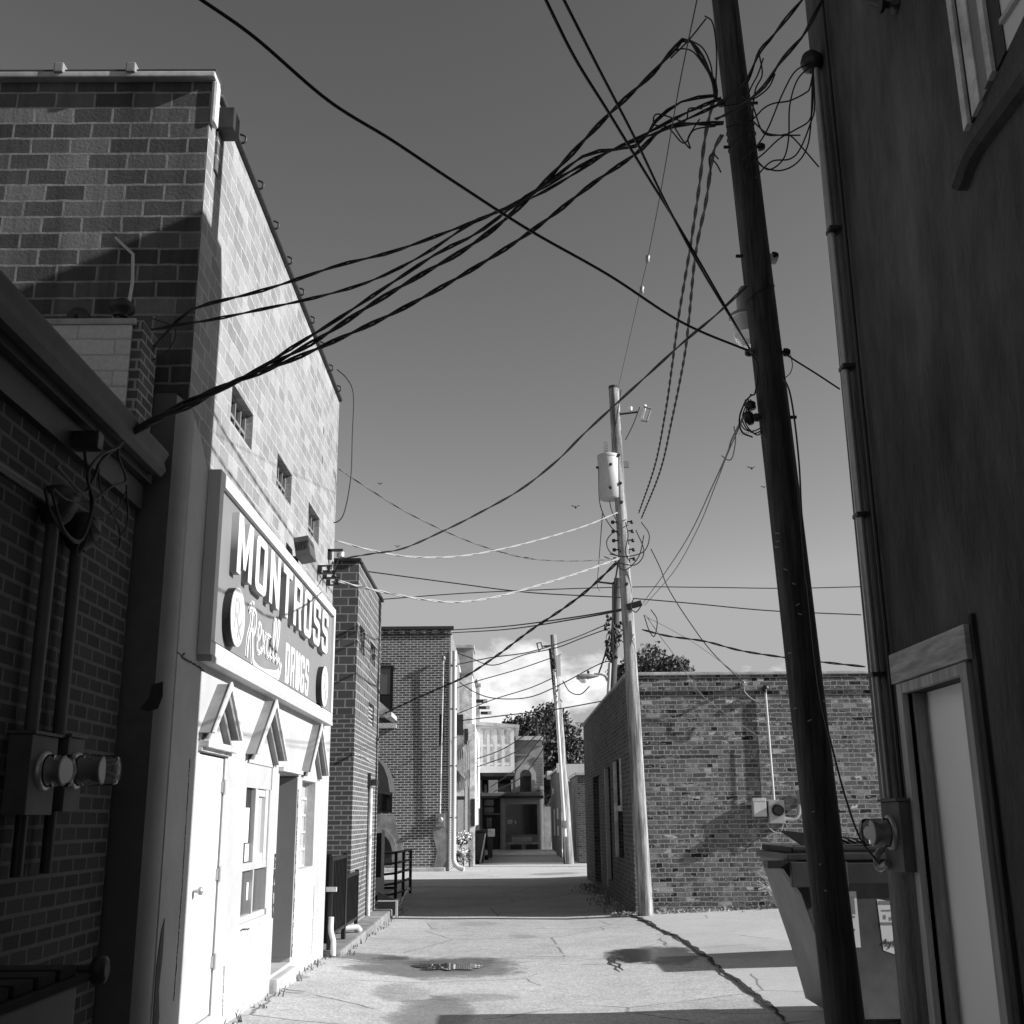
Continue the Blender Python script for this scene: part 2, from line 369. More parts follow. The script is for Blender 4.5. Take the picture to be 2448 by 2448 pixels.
def struct(name,mb,mat,**k): 
    o=mb.build(name,mat,**k); o['kind']='structure'; return o
def wall(mb,axis,c,u0,u1,v0,v1,holes=(),depth=.12,sgn=1,edge=True):
    """wall face on plane axis=c with rectangular holes (ua,ub,va,vb); reveals run to c-sgn*depth"""
    def P(u,v,d=0):
        q=c-sgn*d
        return (q,u,v) if axis=='x' else (u,q,v)
    us=sorted({u0,u1,*[h[0] for h in holes],*[h[1] for h in holes]}); vs=sorted({v0,v1,*[h[2] for h in holes],*[h[3] for h in holes]})
    us=[u for u in us if u0<=u<=u1]; vs=[v for v in vs if v0<=v<=v1]
    for i in range(len(us)-1):
        for j in range(len(vs)-1):
            cu=(us[i]+us[i+1])/2; cv=(vs[j]+vs[j+1])/2
            if any(h[0]<cu<h[1] and h[2]<cv<h[3] for h in holes): continue
            mb.face([P(us[i],vs[j]),P(us[i+1],vs[j]),P(us[i+1],vs[j+1]),P(us[i],vs[j+1])])
    for (a,b2,c2,d2) in holes:
        mb.face([P(a,c2),P(a,d2),P(a,d2,depth),P(a,c2,depth)]); mb.face([P(b2,c2),P(b2,d2),P(b2,d2,depth),P(b2,c2,depth)])
        mb.face([P(a,d2),P(b2,d2),P(b2,d2,depth),P(a,d2,depth)]); mb.face([P(a,c2),P(b2,c2),P(b2,c2,depth),P(a,c2,depth)])
    return mb

# ------------------------------------------------------------------ ground
def g(x,y):
    z=.035*max(0,x-1.0)*min(1,max(0,(38-y)/6)) if y>6 else .035*max(0,x-1)
    z=min(z,.3)
    z+=.13*min(1,max(0,(-x-.8)/1.3))*min(1,max(0,(19-y)/10))
    return z
def sheet(xs,ys,dz=0,jit=0,zf=g):
    mb=MB(); nx,ny=len(xs),len(ys)
    vs=[(x,y,zf(x,y)+dz+(jit*noise.noise((x*1.3,y*.8,2))) ) for y in ys for x in xs]
    fs=[(j*nx+i,j*nx+i+1,(j+1)*nx+i+1,(j+1)*nx+i) for j in range(ny-1) for i in range(nx-1)]
    mb.mesh(vs,fs,True); return mb
def rng(a,b,n): return [a+(b-a)*i/n for i in range(n+1)]
struct('ground',sheet(rng(-60,60,40),[-30,-10,-2,*rng(2,40,60),50,60,90,150,400,900],dz=-.05),'far_asphalt')
struct('alley',sheet(rng(-2.6,4.6,72),rng(-2,31,150),jit=.006),'alley_asphalt',merge=True)
# concrete slab to the right of the long crack
crk=[(1500,2185),(1545,2204),(1580,2225),(1620,2240),(1650,2262),(1690,2290),(1725,2322),(1770,2352),(1800,2378),(1835,2402),(1853,2420),(1880,2448),(1990,2560)]
def onG(px,py,dz=0.0):
    p=PZ(px,py,0)
    for _ in range(6): p=PZ(px,py,g(p.x,p.y)+dz)
    return p
cw=[onG(*p) for p in crk]
def crack_x(y):
    for a,b in zip(cw,cw[1:]):
        if b.y<=y<=a.y: return a.x+(b.x-a.x)*(a.y-y)/(a.y-b.y)
    return cw[0].x if y>cw[0].y else cw[-1].x
mb=MB(); ys=rng(7,19.38,90); vs=[]; fs=[]; nx=24
for y in ys:
    x0=crack_x(y)
    for i in range(nx+1):
        x=x0+(12-x0)*(i/nx)**1.3; vs.append((x,y,g(x,y)+.012))
for j in range(len(ys)-1):
    for i in range(nx): k=j*(nx+1)+i; fs.append((k,k+1,k+nx+2,k+nx+1))
mb.mesh(vs,fs,True); struct('concrete_slab',mb,'slab_concrete')
struct('rear_pavement',sheet(rng(-9,9,30),rng(28.5,43,20),dz=.004),'far_concrete')
struct('rear_alley_surface',sheet(rng(-3.0,3.2,12),rng(43.0,51.3,12),dz=.004),'far_asphalt')
mb=MB(); mb.box(-2.2,3.2,51.3,56.4,-.3,.10); mb.build('shop_pavement','curb_concrete',bevel=.02)['kind']='structure'
def crackline(name,pts,w,seed):
    rnd=random.Random(seed); P=catmull([onG(*p) for p in pts],10); mb=MB(); L=[];Rr=[]
    for i,p in enumerate(P):
        tt=(P[min(i+1,len(P)-1)]-P[max(i-1,0)]).normalized(); nn=Vector((-tt.y,tt.x,0)).normalized(); c=p+nn*.05*noise.noise((p.x*4,p.y*4,seed+3))+nn*rnd.uniform(-.006,.006)
        ww=w*(.75+.7*noise.noise((p.x*2.5,p.y*2.5,seed)))*min(1,(i+1)/5,(len(P)-i)/5)
        a=c+nn*ww; b=c-nn*ww; a.z=g(a.x,a.y)+.018; b.z=g(b.x,b.y)+.018; L.append(a); Rr.append(b)
    for i in range(len(P)-1): mb.face([L[i],Rr[i],Rr[i+1],L[i+1]])
    struct(name,mb,'crack_fill')
crackline('pavement_crack',crk[:12],.03,1)
crackline('pavement_crack',[(1460,2288),(1470,2303),(1490,2325)],.03,2)
crackline('pavement_crack',[(790,2290),(860,2298),(960,2303),(1080,2300),(1260,2292),(1440,2288)],.012,3)
crackline('pavement_crack',[(1500,2185),(1400,2181),(1250,2183),(1100,2186)],.008,4)
crackline('pavement_crack',[(655,2365),(690,2372),(740,2375)],.016,5)
# puddle
c0=onG(1075,2313); mb=MB(); pr=[]
for i in range(90):
    a=2*math.pi*i/90; k=1+.9*noise.noise((math.cos(a)*2.2,math.sin(a)*2.2,4)); q=Vector((c0.x+math.cos(a)*.36*k,c0.y+math.sin(a)*.26*k,0)); q.z=g(q.x,q.y)+.010; pr.append(q)
mb.face(pr); struct('puddle',mb,'puddle_water')

# ------------------------------------------------------------------ drug store building
XL=-2.1
DRUG=thing('store_building','pale tile block store building with white stuccoed ground floor and three pointed door hoods','building',(-6,10,0))
upwin=[(8.24,8.99,4.32+.33,4.96),(10.06,10.78,4.68,4.97),(11.79,12.52,4.67,4.98)]
upwin=[(8.24,8.99,4.65,4.95),(10.06,10.80,4.66,4.96),(11.79,12.54,4.66,4.98)]
# measured on the wall: window sides slant because of perspective; real openings
upwin=[(8.24,9.0,4.64,4.96),(10.06,10.8,4.66,4.98),(11.80,12.54,4.67,4.99)]
door1=(7.85,8.58,.26,2.06); win1=(9.31,10.36,.80,2.06); door2=(10.68,11.60,.26,2.03); win2=(11.90,12.74,1.11,2.0)
mb=MB(); wall(mb,'x',XL-.035,7.12,13.72,0,6.9,upwin+[(h_[0]-.015,h_[1]+.015,h_[2]-.015,h_[3]+.015) for h_ in (door1,win1,door2,win2)],depth=.16)

fm=MB(); wall(fm,'y',7.12,-12,XL-.035,0,6.9,sgn=-1); fm.build('front_tile_wall','tile_front_shaded',DRUG)
mb.face([(-12,13.72,0),(XL-.035,13.72,0),(XL-.035,13.72,6.9),(-12,13.72,6.9)])
mb.face([(-12,7.12,6.85),(XL-.035,7.12,6.85),(XL-.035,13.72,6.85),(-12,13.72,6.85)]); mb.face([(-12,7.12,0),(-12,13.72,0),(-12,13.72,6.9),(-12,7.12,6.9)])
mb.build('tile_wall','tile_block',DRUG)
# stucco coat: proud of the tile, with rounded corner
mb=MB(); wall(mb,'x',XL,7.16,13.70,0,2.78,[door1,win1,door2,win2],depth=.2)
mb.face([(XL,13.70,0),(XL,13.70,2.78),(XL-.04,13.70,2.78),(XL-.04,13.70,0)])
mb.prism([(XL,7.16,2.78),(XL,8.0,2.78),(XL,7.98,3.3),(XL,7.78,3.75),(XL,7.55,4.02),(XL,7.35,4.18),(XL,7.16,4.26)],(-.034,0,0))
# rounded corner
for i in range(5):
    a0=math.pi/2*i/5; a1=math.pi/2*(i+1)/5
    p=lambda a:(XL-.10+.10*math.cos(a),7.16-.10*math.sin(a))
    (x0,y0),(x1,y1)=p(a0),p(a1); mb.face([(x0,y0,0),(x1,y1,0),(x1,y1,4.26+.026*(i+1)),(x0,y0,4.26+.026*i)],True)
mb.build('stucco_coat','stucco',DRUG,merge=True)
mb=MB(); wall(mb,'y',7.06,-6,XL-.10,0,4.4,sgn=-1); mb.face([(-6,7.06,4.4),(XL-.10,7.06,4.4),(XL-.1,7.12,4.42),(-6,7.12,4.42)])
mb.build('stucco_front_shaded','stucco_front_shaded',DRUG)
# broken patches of render on the front corner
mb=MB()
def patchpoly(cx,z0,pts,d=.004):
    mb.prism([(cx+a,7.058,z0+b) for a,b in pts],(0,-d,0))
patchpoly(-2.33,2.28,[(.05,.0),(.10,.07),(.11,.15),(.18,.17),(.185,.08),(.16,.0),(.10,-.015)])

mb.build('broken_render','soot_render',DRUG)
mb=MB()
for pp in ([(7.17,.75),(7.22,.95),(7.27,1.02),(7.28,.8),(7.25,.62),(7.30,.45),(7.25,.3),(7.18,.35)],): mb.prism([(XL+.001,a,b) for a,b in pp],(.004,0,0))
mb.build('broken_render','stucco_dark',DRUG)
rnd=random.Random(3)
def wallcrack(pts,w,X=XL+.002,par=None,mat='stucco_dark'):
    mb=MB()
    for i in range(len(pts)-1):
        (a,b),(c,d)=pts[i],pts[i+1]; n=max(2,int(math.hypot(c-a,d-b)/.03))
        for k in range(n):
            u0=k/n; u1=(k+1)/n; y0=a+(c-a)*u0+rnd.uniform(-.008,.008); z0=b+(d-b)*u0+rnd.uniform(-.008,.008); y1=a+(c-a)*u1; z1=b+(d-b)*u1
            mb.tube([(X,y0,z0),(X,y1,z1)],w*rnd.uniform(.5,1.2),4,False)
    mb.build('wall_crack',mat,par or DRUG)
def wp(*pts): return [(lambda q:(q.y,q.z))(PX(x,y,XL)) for x,y in pts]
wallcrack(wp((424,1560),(440,1575),(470,1592),(486,1605)),.006)
wallcrack(wp((440,1560),(432,1572),(446,1580)),.006)
wallcrack([(7.6,2.0),(7.62,1.2),(7.6,.5)],.003); wallcrack([(8.9,.55),(8.93,.2)],.003); wallcrack([(12.9,.9),(12.88,.2)],.003)
wallcrack([(10.62,1.3),(10.60,.9),(10.63,.75)],.015); wallcrack([(9.38,.76),(9.7,.74)],.006)
wallcrack([(11.66,1.9),(11.67,1.2),(11.68,.6),(11.66,.3)],.010)
rnd=random.Random(17)
for k in range(16):
    y=rnd.uniform(7.9,13.5); z=rnd.choice((rnd.uniform(.15,.5),rnd.uniform(.6,.85),rnd.uniform(.2,1.2)))
    if any(h[0]-.1<y<h[1]+.1 and h[2]-.05<z<h[3] for h in (door1,win1,door2,win2)): continue
    w_=rnd.uniform(.008,.03); mb=MB(); n_=7
    mb.prism([(XL+.0008,y+w_*math.cos(6.283*i/n_)*rnd.uniform(.5,1.3),z+w_*.8*math.sin(6.283*i/n_)*rnd.uniform(.4,1.4)) for i in range(n_)],(.0012,0,0)); mb.build('render_chip','mid_grey',DRUG)
# parapet copings
mb=MB(); mb.box(-12,XL-.0,7.05,7.22,6.90,6.945); mb.build('front_coping','coping',DRUG,bevel=.01)
mb=MB(); mb.box(-12,XL-.0,7.07,7.24,6.946,6.975); mb.build('flashing','roof_dark',DRUG)
for x in (-3.25,-2.72):
    mb=MB(); mb.box(x-.035,x+.035,7.03,7.12,6.93,7.01); mb.build('coping_clip','grey_metal',DRUG,bevel=.01)
mb=MB(); mb.tube([(XL-.06,7.26,6.90),(XL-.02,7.3,6.91),(XL-.02,13.72,6.93)],.028,8); 
for i in range(9): mb.tube(catmull([(XL-.02,7.9+i*.68,6.90),(XL+.03,7.9+i*.68,6.91),(XL+.035,7.9+i*.68,6.96),(XL-.01,7.9+i*.68,6.985)],4),.010,5)
mb.build('side_coping_rail','dark_metal',DRUG)
mb=MB(); mb.box(XL-.03,XL+.012,7.10,7.20,6.55,6.90); mb.build('corner_cap','old_white_paint',DRUG,bevel=.02)
mb=MB(); mb.box(XL-.03,XL+.10,7.28,7.46,6.62,6.80); mb.build('scupper','dark_metal',DRUG,bevel=.01)
mb=MB(); mb.box(XL-.033,XL-.015,7.30,7.44,6.28,6.60); mb.build('patched_blocks','dark_block',DRUG)
for (a,b,c,d) in upwin:
    mb=MB(); X=XL-.13
    for z in (c,c+(d-c)*.42,d-.03): mb.box(X,X+.03,a,b,z,z+.028)
    for k in range(5): yy=a+(b-a)*k/4; mb.box(X-.002,X+.032,min(yy,b-.022),min(yy,b-.022)+.022,c,d)
    w=mb.build('window','grey_metal',DRUG); mb=MB(); mb.face([(X+.008,a,c),(X+.008,b,c),(X+.008,b,d),(X+.008,a,d)]); o=mb.build('pane','dark_glass',w)
# door 1 (flush white slab door with hinges)
a,b,c,d=door1
mb=MB(); mb.box(XL-.05,XL-.012,a+.012,b-.012,c+.01,d-.01); dr=mb.build('slab_door','white_paint',DRUG,bevel=.004)
for z in (.62,1.22,1.84):
    mb=MB(); mb.tube([(XL+.006,b-.004,z-.055),(XL+.006,b-.004,z+.055)],.011,8); mb.box(XL-.012,XL+.001,b-.05,b+.03,z-.04,z+.04); mb.build('hinge','galvanised',dr)
mb=MB(); lathe(mb,(XL-.012,a+.09,1.14),(1,0,0),[(.01,0),(.012,.03),(.028,.04),(.028,.06),(.01,.07)],12); mb.build('door_knob','galvanised',dr)
mb=MB(); mb.box(XL-.04,XL+.075,a-.06,b+.07,2.09,2.135); mb.box(XL,XL+.03,a-.06,b+.07,2.065,2.09); mb.build('door_drip_cap','old_white_paint',DRUG,bevel=.005)
# window 1 : framed sash with papers + two dark lower panels
a,b,c,d=win1
mb=MB(); X=XL-.06
mb.box(X,X+.05,a,b,d-.20,d); mb.box(X,X+.05,a,b,c+.40,c+.46); mb.box(X,X+.045,a,b,c,c+.05)
mb.box(X,X+.06,a,a+.035,c+.05,d-.2); mb.box(X,X+.06,b-.06,b,c+.05,d-.2); mb.box(X+.005,X+.05,a+.44,a+.48,c+.46,d-.2); mb.box(X+.005,X+.05,a+.48,a+.52,c+.05,c+.40)
mb.build('window_frame','mid_grey',DRUG,bevel=.004)
mb=MB(); mb.face([(X+.012,a,c+.4),(X+.012,a+.46,c+.4),(X+.012,a+.46,d-.2),(X+.012,a,d-.2)]); mb.build('left_pane','dark_glass',DRUG)
mb=MB(); 
for (e,f,q) in ((.48,.55,.03),(.58,.64,.02),(.9,1.0,.03)): mb.box(X+.004,X+.012+q,a+e,a+f,c+.46,d-.2)
mb.box(X+.004,X+.03,a+.52,b-.06,c+.46,c+.52); mb.box(X+.004,X+.03,a+.52,b-.06,d-.26,d-.2); mb.build('storm_sash','white_paint',DRUG,bevel=.003)
mb=MB(); mb.face([(X+.006,a+.5,c+.46),(X+.006,b,c+.46),(X+.006,b,d-.2),(X+.006,a+.5,d-.2)]); mb.build('right_pane','pane_curtain',DRUG)
mb=MB(); mb.box(X+.004,X+.014,a+.03,b-.06,c+.05,c+.40); mb.build('lower_panel','grey_glass',DRUG)
mb=MB(); mb.box(X+.016,X+.02,a+.40,a+.47,c+.16,c+.30); mb.build('stuck_label','paper',DRUG)
mb=MB(); mb.box(X+.014,X+.018,a+.04,a+.37,1.42,1.70); mb.box(X+.014,X+.018,a+.27,a+.42,1.27,1.41); mb.box(X+.014,X+.018,a+.05,a+.22,1.26,1.33); mb.build('window_notices','paper',DRUG)
mb=MB()
for k in range(6): mb.box(X+.0185,X+.0195,a+.30,a+.38,1.29+k*.018,1.293+k*.018)
mb.build('notice_print','ink',DRUG)
# door 2 : deep grey recess with white side jamb
a,b,c,d=door2
mb=MB(); D=.55
mb.face([(XL-.2,a,c),(XL-D,a,c),(XL-D,a,d),(XL-.2,a,d)]); mb.face([(XL-.2,b,c),(XL-D,b,c),(XL-D,b,d),(XL-.2,b,d)]); mb.face([(XL-.2,a,c),(XL-.2,b,c),(XL-D,b,c),(XL-D,a,c)]); mb.face([(XL-.2,a,d),(XL-.2,b,d),(XL-D,b,d),(XL-D,a,d)])
mb.build('door_recess','grey_paint',DRUG)
mb=MB(); mb.box(XL-D,XL-D+.04,a+.02,b-.02,c+.02,d-.02); mb.build('recessed_door','grey_paint',DRUG)
mb=MB(); mb.box(XL-.19,XL+.008,b-.022,b-.001,c+.05,d-.02); mb.build('door_jamb','sign_grey',DRUG,bevel=.003)
mb=MB(); mb.box(XL-.02,XL+.05,a-.06,b+.07,d+.01,d+.05); mb.build('door_drip_cap','old_white_paint',DRUG,bevel=.004)
mb=MB(); mb.box(XL-.3,XL+.07,a-.03,b+.03,.04,c-.03); mb.build('doorstep','stucco',DRUG,bevel=.03)
# window 2 : small panes
a,b,c,d=win2
mb=MB(); X=XL-.12
for k in range(6): z=c+(d-c)*k/5; mb.box(X,X+.025,a,b,max(c,z-.01),min(d,z+.01)+.004)
for k in range(4): y=a+(b-a)*k/3; mb.box(X-.002,X+.027,max(a,y-.01),min(b,y+.012),c,d)
mb.build('window_frame','old_white_paint',DRUG)
mb=MB(); mb.face([(X+.008,a,c),(X+.008,b,c),(X+.008,b,d),(X+.008,a,d)]); mb.build('pane','pane_curtain',DRUG)
# pointed hoods
XH=-2.005
for pts_ in (((508,1741),(551,1635),(577,1767)),((615,1794),(659,1676),(685,1816)),((742,1835),(768,1733),(784,1856))):
    A,B,C_=[PX(x,y,XH) for x,y in pts_]; zf=(A.z+C_.z)/2-.02
    for s_ in (0,1):
        E0,E1=(A,B) if s_==0 else (C_,B); sg=1 if s_==0 else -1
        f=lambda d:[(XL,E0.y+sg*d*0,zf),(XL,E1.y,E1.z),(XL,E1.y,E1.z-.115),(XL,E0.y+sg*.085,zf)]
        q=f(0) if s_==0 else f(0)[::-1]
        mb=MB(); mb.prism(q,(XH-XL,0,0)); h=mb.build('hood_board','hood_shade_grey',DRUG,bevel=.003)
        q=[(XH+.001,E0.y-sg*.012,zf-.0),(XH+.001,E1.y,E1.z+.015),(XH+.001,E1.y,E1.z-.045),(XH+.001,E0.y+sg*.03,zf)]
        if s_: q=q[::-1]
        mb=MB(); mb.prism(q,(.016,0,0)); mb.build('hood_trim','white_paint',h,bevel=.002)
        q=[(XL+.002,E0.y+sg*.087,zf-.04),(XL+.002,E1.y,E1.z-.117),(XL+.002,E1.y,E1.z-.18),(XL+.002,E0.y+sg*.13,zf-.04)]
        if s_: q=q[::-1]
        mb=MB(); mb.prism(q,(.045,0,0)); mb.build('hood_moulding','hood_shade_grey',h)

# ------------------------------------------------------------------ sign
SG=thing('store_sign','long framed grey sign with raised white letters and painted script above the door hoods','sign',(XL,10.3,2.76))
Y0,Y1,Z0,Z1=7.60,13.21,2.70,4.03; XF=-2.008
mb=MB(); mb.box(XL+.001,XL+.06,Y0+.09,Y1-.09,Z0+.09,Z1-.09); mb.build('panel','sign_grey',SG)
mb=MB(); fw=.095
mb.box(XL+.001,XF,Y0,Y1,Z1-fw,Z1); mb.box(XL+.001,XF,Y0,Y1,Z0,Z0+fw); mb.box(XL+.001,XF,Y0,Y0+fw*1.1,Z0+fw,Z1-fw); mb.box(XL+.001,XF,Y1-fw,Y1,Z0+fw,Z1-fw)
mb.build('frame','white_paint',SG,bevel=.006)
mb=MB(); mb.box(XL+.001,XL+.10,Y0+.02,Y1-.02,Z0-.045,Z0-.001); mb.build('bottom_rail','mid_grey',SG)
G={
'M':([(0,0),(0,1),(.28,1),(.5,.46),(.72,1),(1,1),(1,0),(.76,0),(.76,.62),(.57,.14),(.43,.14),(.24,.62),(.24,0)],None),
'N':([(0,0),(0,1),(.3,1),(.72,.42),(.72,1),(1,1),(1,0),(.7,0),(.28,.58),(.28,0)],None),
'T':([(0,1),(1,1),(1,.84),(.65,.84),(.65,0),(.35,0),(.35,.84),(0,.84)],None),
'R':([(0,0),(0,1),(.82,1),(.95,.95),(1,.85),(1,.55),(.93,.46),(.84,.42),(1,0),(.7,0),(.58,.38),(.3,.38),(.3,0)],[(.3,.54),(.3,.84),(.7,.84),(.7,.54)]),
'O':([(.2,1),(.8,1),(.94,.95),(1,.86),(1,.14),(.94,.05),(.8,0),(.2,0),(.06,.05),(0,.14),(0,.86),(.06,.95)],[(.3,.16),(.3,.84),(.7,.84),(.7,.16)]),
'S':([(.2,1),(.8,1),(.94,.95),(1,.86),(1,.68),(.7,.68),(.7,.84),(.3,.84),(.3,.62),(.82,.57),(.95,.52),(1,.43),(1,.14),(.94,.05),(.8,0),(.2,0),(.06,.05),(0,.14),(0,.32),(.3,.32),(.3,.16),(.7,.16),(.7,.40),(.18,.45),(.05,.5),(0,.58),(0,.86),(.06,.95)],None),
'D':([(0,0),(0,1),(.75,1),(.94,.95),(1,.86),(1,.14),(.94,.05),(.75,0)],[(.34,.18),(.34,.82),(.66,.82),(.66,.18)]),
'U':([(0,1),(.33,1),(.33,.18),(.67,.18),(.67,1),(1,1),(1,.14),(.94,.05),(.8,0),(.2,0),(.06,.05),(0,.14)],None),
'G':([(.2,1),(.8,1),(.94,.95),(1,.86),(1,.66),(.67,.66),(.67,.82),(.33,.82),(.33,.18),(.67,.18),(.67,.38),(.52,.38),(.52,.52),(1,.52),(1,.14),(.94,.05),(.8,0),(.2,0),(.06,.05),(0,.14),(0,.86),(.06,.95)],None)}
def glyph(name,ch,y,z,w,h,xb,xf,mat,parent):
    outer,hole=G[ch]
    cu=bpy.data.curves.new(name,'CURVE'); cu.dimensions='2D'; cu.fill_mode='BOTH'; cu.extrude=(xf-xb)/2; cu.bevel_depth=0
    for poly in ([outer]+([hole] if hole else [])):
        sp=cu.splines.new('POLY'); sp.points.add(len(poly)-1); sp.use_cyclic_u=True
        for i,(a,b) in enumerate(poly): sp.points[i].co=(a*w,b*h,0,1)
    tmp=bpy.data.objects.new('tmp',cu); COL.objects.link(tmp)
    bpy.context.view_layer.update()
    me=bpy.data.meshes.new_from_object(tmp.evaluated_get(bpy.context.evaluated_depsgraph_get())); bpy.data.objects.remove(tmp)
    me.transform(Matrix(((0,0,1,(xb+xf)/2),(1,0,0,y),(0,1,0,z),(0,0,0,1)))); me.transform(Matrix.Translation(-parent.location))
    me.name=name; o=bpy.data.objects.new(name,me); COL.objects.link(o); me.materials.clear(); me.materials.append(M[mat]); o.parent=parent
    if xf-xb>.02:
        me.materials.append(M['letter_side'])
        for p_ in me.polygons: p_.material_index=0 if abs(p_.normal.x)>.7 else 1
    return o
yy=8.11
for i,ch in enumerate('MONTROSS'):
    w=.50 if ch=='M' else .43
    glyph('raised_letter',ch,yy,3.39,w,.46,XL+.061,-1.985,'white_paint',SG); yy+=w+.13
yy=10.40
for ch in 'DRUGS':
    glyph('painted_letter',ch,yy-.015,2.835,.205,.375,XL+.061,XL+.065,'white_paint',SG)
    glyph('painted_letter_fill',ch,yy+.015,2.86,.175,.315,XL+.0655,XL+.068,'letter_fill',SG) if ch in 'TUN' else None
    yy+=.268
# script word, drawn as flattened strokes
def stroke(pts,w0,x,name,mat,per=10,z0=2.80,y0=8.58,sc=1.0,flat=.004,prof=None):
    P=catmull([(0,a,b) for a,b in pts],per); mb=MB(); L=[];Rr=[]
    for i,p in enumerate(P):
        tt=(P[min(i+1,len(P)-1)]-P[max(i-1,0)]); tt.normalize(); nn=Vector((0,-tt.z,tt.y))
        u=i/(len(P)-1); w=w0*(prof(u) if prof else 1)
        L.append(p+nn*w); Rr.append(p-nn*w)
    return L,Rr,P
class Flat:
    def __init__(s,x): s.mb=MB(); s.x=x; s.k=0
    def add(s,pts,w,prof=None,y0=8.80,z0=2.82):
        L,Rr,P=stroke(pts,w,0,'','',prof=prof); s.k+=1; x=s.x+s.k*.0006
        for i in range(len(P)-1): s.mb.face([(x,y0+q.y,z0+q.z) for q in (Rr[i],L[i],L[i+1],Rr[i+1])])
script=[([(.0,.03),(.02,.18),(.10,.30),(.13,.50)],.045),([(.0,.40),(.05,.44),(.17,.44),(.25,.40),(.24,.28),(.13,.24)],.035),([(.14,.26),(.18,.10),(.26,.0),(.55,-.03),(.95,.0),(1.28,.05),(1.36,.16)],.05),
 ([(.34,.22),(.44,.26),(.46,.34),(.39,.36),(.34,.26),(.36,.14),(.46,.13),(.52,.18)],.023),([(.52,.33),(.58,.22),(.64,.14)],.023),([(.66,.33),(.57,.20),(.50,.13)],.023),
 ([(.84,.32),(.74,.31),(.70,.20),(.78,.14),(.86,.24),(.87,.32),(.86,.16),(.92,.15)],.023),([(.94,.18),(1.03,.36),(1.04,.50),(.98,.48),(.96,.28),(1.0,.15),(1.07,.17)],.023),([(1.09,.18),(1.19,.36),(1.20,.50),(1.13,.48),(1.11,.28),(1.16,.15),(1.26,.19)],.023)]
for ids in ((0,1,2),(3,),(4,5),(6,),(7,),(8,)):
    fl=Flat(XL+.062+.0006*ids[0]); fl2=Flat(XL+.070+.0006*ids[0])
    for i_ in ids: fl.add(script[i_][0],script[i_][1]); fl2.add(script[i_][0],script[i_][1]*.45)
    L_=fl.mb.build('script_letter','white_paint',SG); fl2.mb.build('letter_fill','letter_fill',L_)
for yc,zc0 in ((8.19,3.06),(12.36,3.02)):
    mb=MB(); lathe(mb,(XL+.061,yc,zc0),(1,0,0),[(.218,0),(.218,.06)],40); mb.build('disc_side','disc_side',SG)
    mb=MB(); lathe(mb,(XL+.1215,yc,zc0),(1,0,0),[(.22,0),(.22,.006)],40); dd=mb.build('disc_face','white_paint',SG)
    fl=Flat(XL+.1285)
    for pts,w in (([(-.09,-.09),(-.09,.12)],.014),([(-.09,.12),(.0,.12),(.03,.06),(-.02,.01),(-.09,.01)],.014),([(-.04,.0),(.04,-.08),(.12,-.15)],.014),([(.12,-.02),(.05,-.09),(.0,-.15)],.014)): fl.add([(a,b+0.001*k) for k,(a,b) in enumerate(pts)],w,y0=yc,z0=zc0)
    fl.mb.build('disc_emblem','faint_mark',SG)
# wall vent / floodlight box above sign
q=PX(735,1315,-1.95)
FB=thing('louvred_box','dark grey louvred metal box fixed to the block wall above the sign corner','floodlight',(q.x,q.y,q.z))
mb=MB(); rt=Matrix.Rotation(R(-10),3,'Y'); mb.box(-2.05,-1.90,q.y-.17,q.y+.17,q.z-.10,q.z+.10,rot=rt); mb.build('housing','left_metal',FB,bevel=.01)
mb=MB()
for k in range(5): mb.box(-2.04+.026*k,-2.03+.026*k,q.y-.177,q.y-.171,q.z-.03,q.z+.05,rot=rt,c=(-1.975,q.y,q.z))
mb.build('louvre','black_metal',FB)
mb=MB(); mb.box(XL-.034,-2.05,q.y-.08,q.y+.08,q.z-.2,q.z-.08); mb.build('mounting_plate','dark_metal',FB)
# insulator spools at far corner of the store
for i,(x,y,lab) in enumerate(((775,1362,'topmost porcelain cable spool bracket on the store wall corner'),(787,1374,'middle black cable spool bracket on the store wall corner'),(795,1390,'lowest black cable spool bracket on the store wall corner'))):
    q=PX(x,y,-2.06)
    T=thing('cable_spool',lab,'insulator',q,'cable brackets on the store corner')
    mb=MB(); lathe(mb,(-2.0,q.y,q.z-.03),(0,0,1),[(.03,0),(.035,.01),(.02,.03),(.035,.05),(.03,.06)],12); mb.build('spool','black_metal',T)
    mb=MB(); mb.box(-2.10,-1.97,q.y-.03,q.y+.03,q.z+.04,q.z+.05); mb.box(-2.10,-1.97,q.y-.03,q.y+.03,q.z-.05,q.z-.04); mb.box(XL-.033,-2.09,q.y-.03,q.y+.03,q.z-.05,q.z+.05); mb.build('clevis','dark_metal',T)
q=PX(800,1325,-2.06); T=thing('wall_bracket','small dark lamp bracket high on the far corner of the store wall','bracket',q)
mb=MB(); mb.box(-2.13,-2.1,q.y-.08,q.y+.05,q.z-.06,q.z+.05); mb.box(-2.13,-1.95,q.y-.08,q.y-.05,q.z+.02,q.z+.05); mb.build('plate','dark_metal',T)
mb=MB(); lathe(mb,(-1.99,q.y+.02,q.z-.03),(0,0,1),[(.05,0),(.05,.06),(.02,.08)],12); mb.build('socket','galvanised',T)
# conduit and elbow at the far foot
T=thing('drain_elbow','short white plastic drain elbow at the far foot of the stucco wall','pipe',(-2.0,13.75,.2))
mb=MB(); mb.tube(catmull([(-2.03,13.78,.50),(-2.03,13.78,.35),(-2.0,13.78,.24),(-1.99,13.74,.18),(-1.99,13.74,.08)],6),.032,10); mb.build('pipe','white_paint',T)

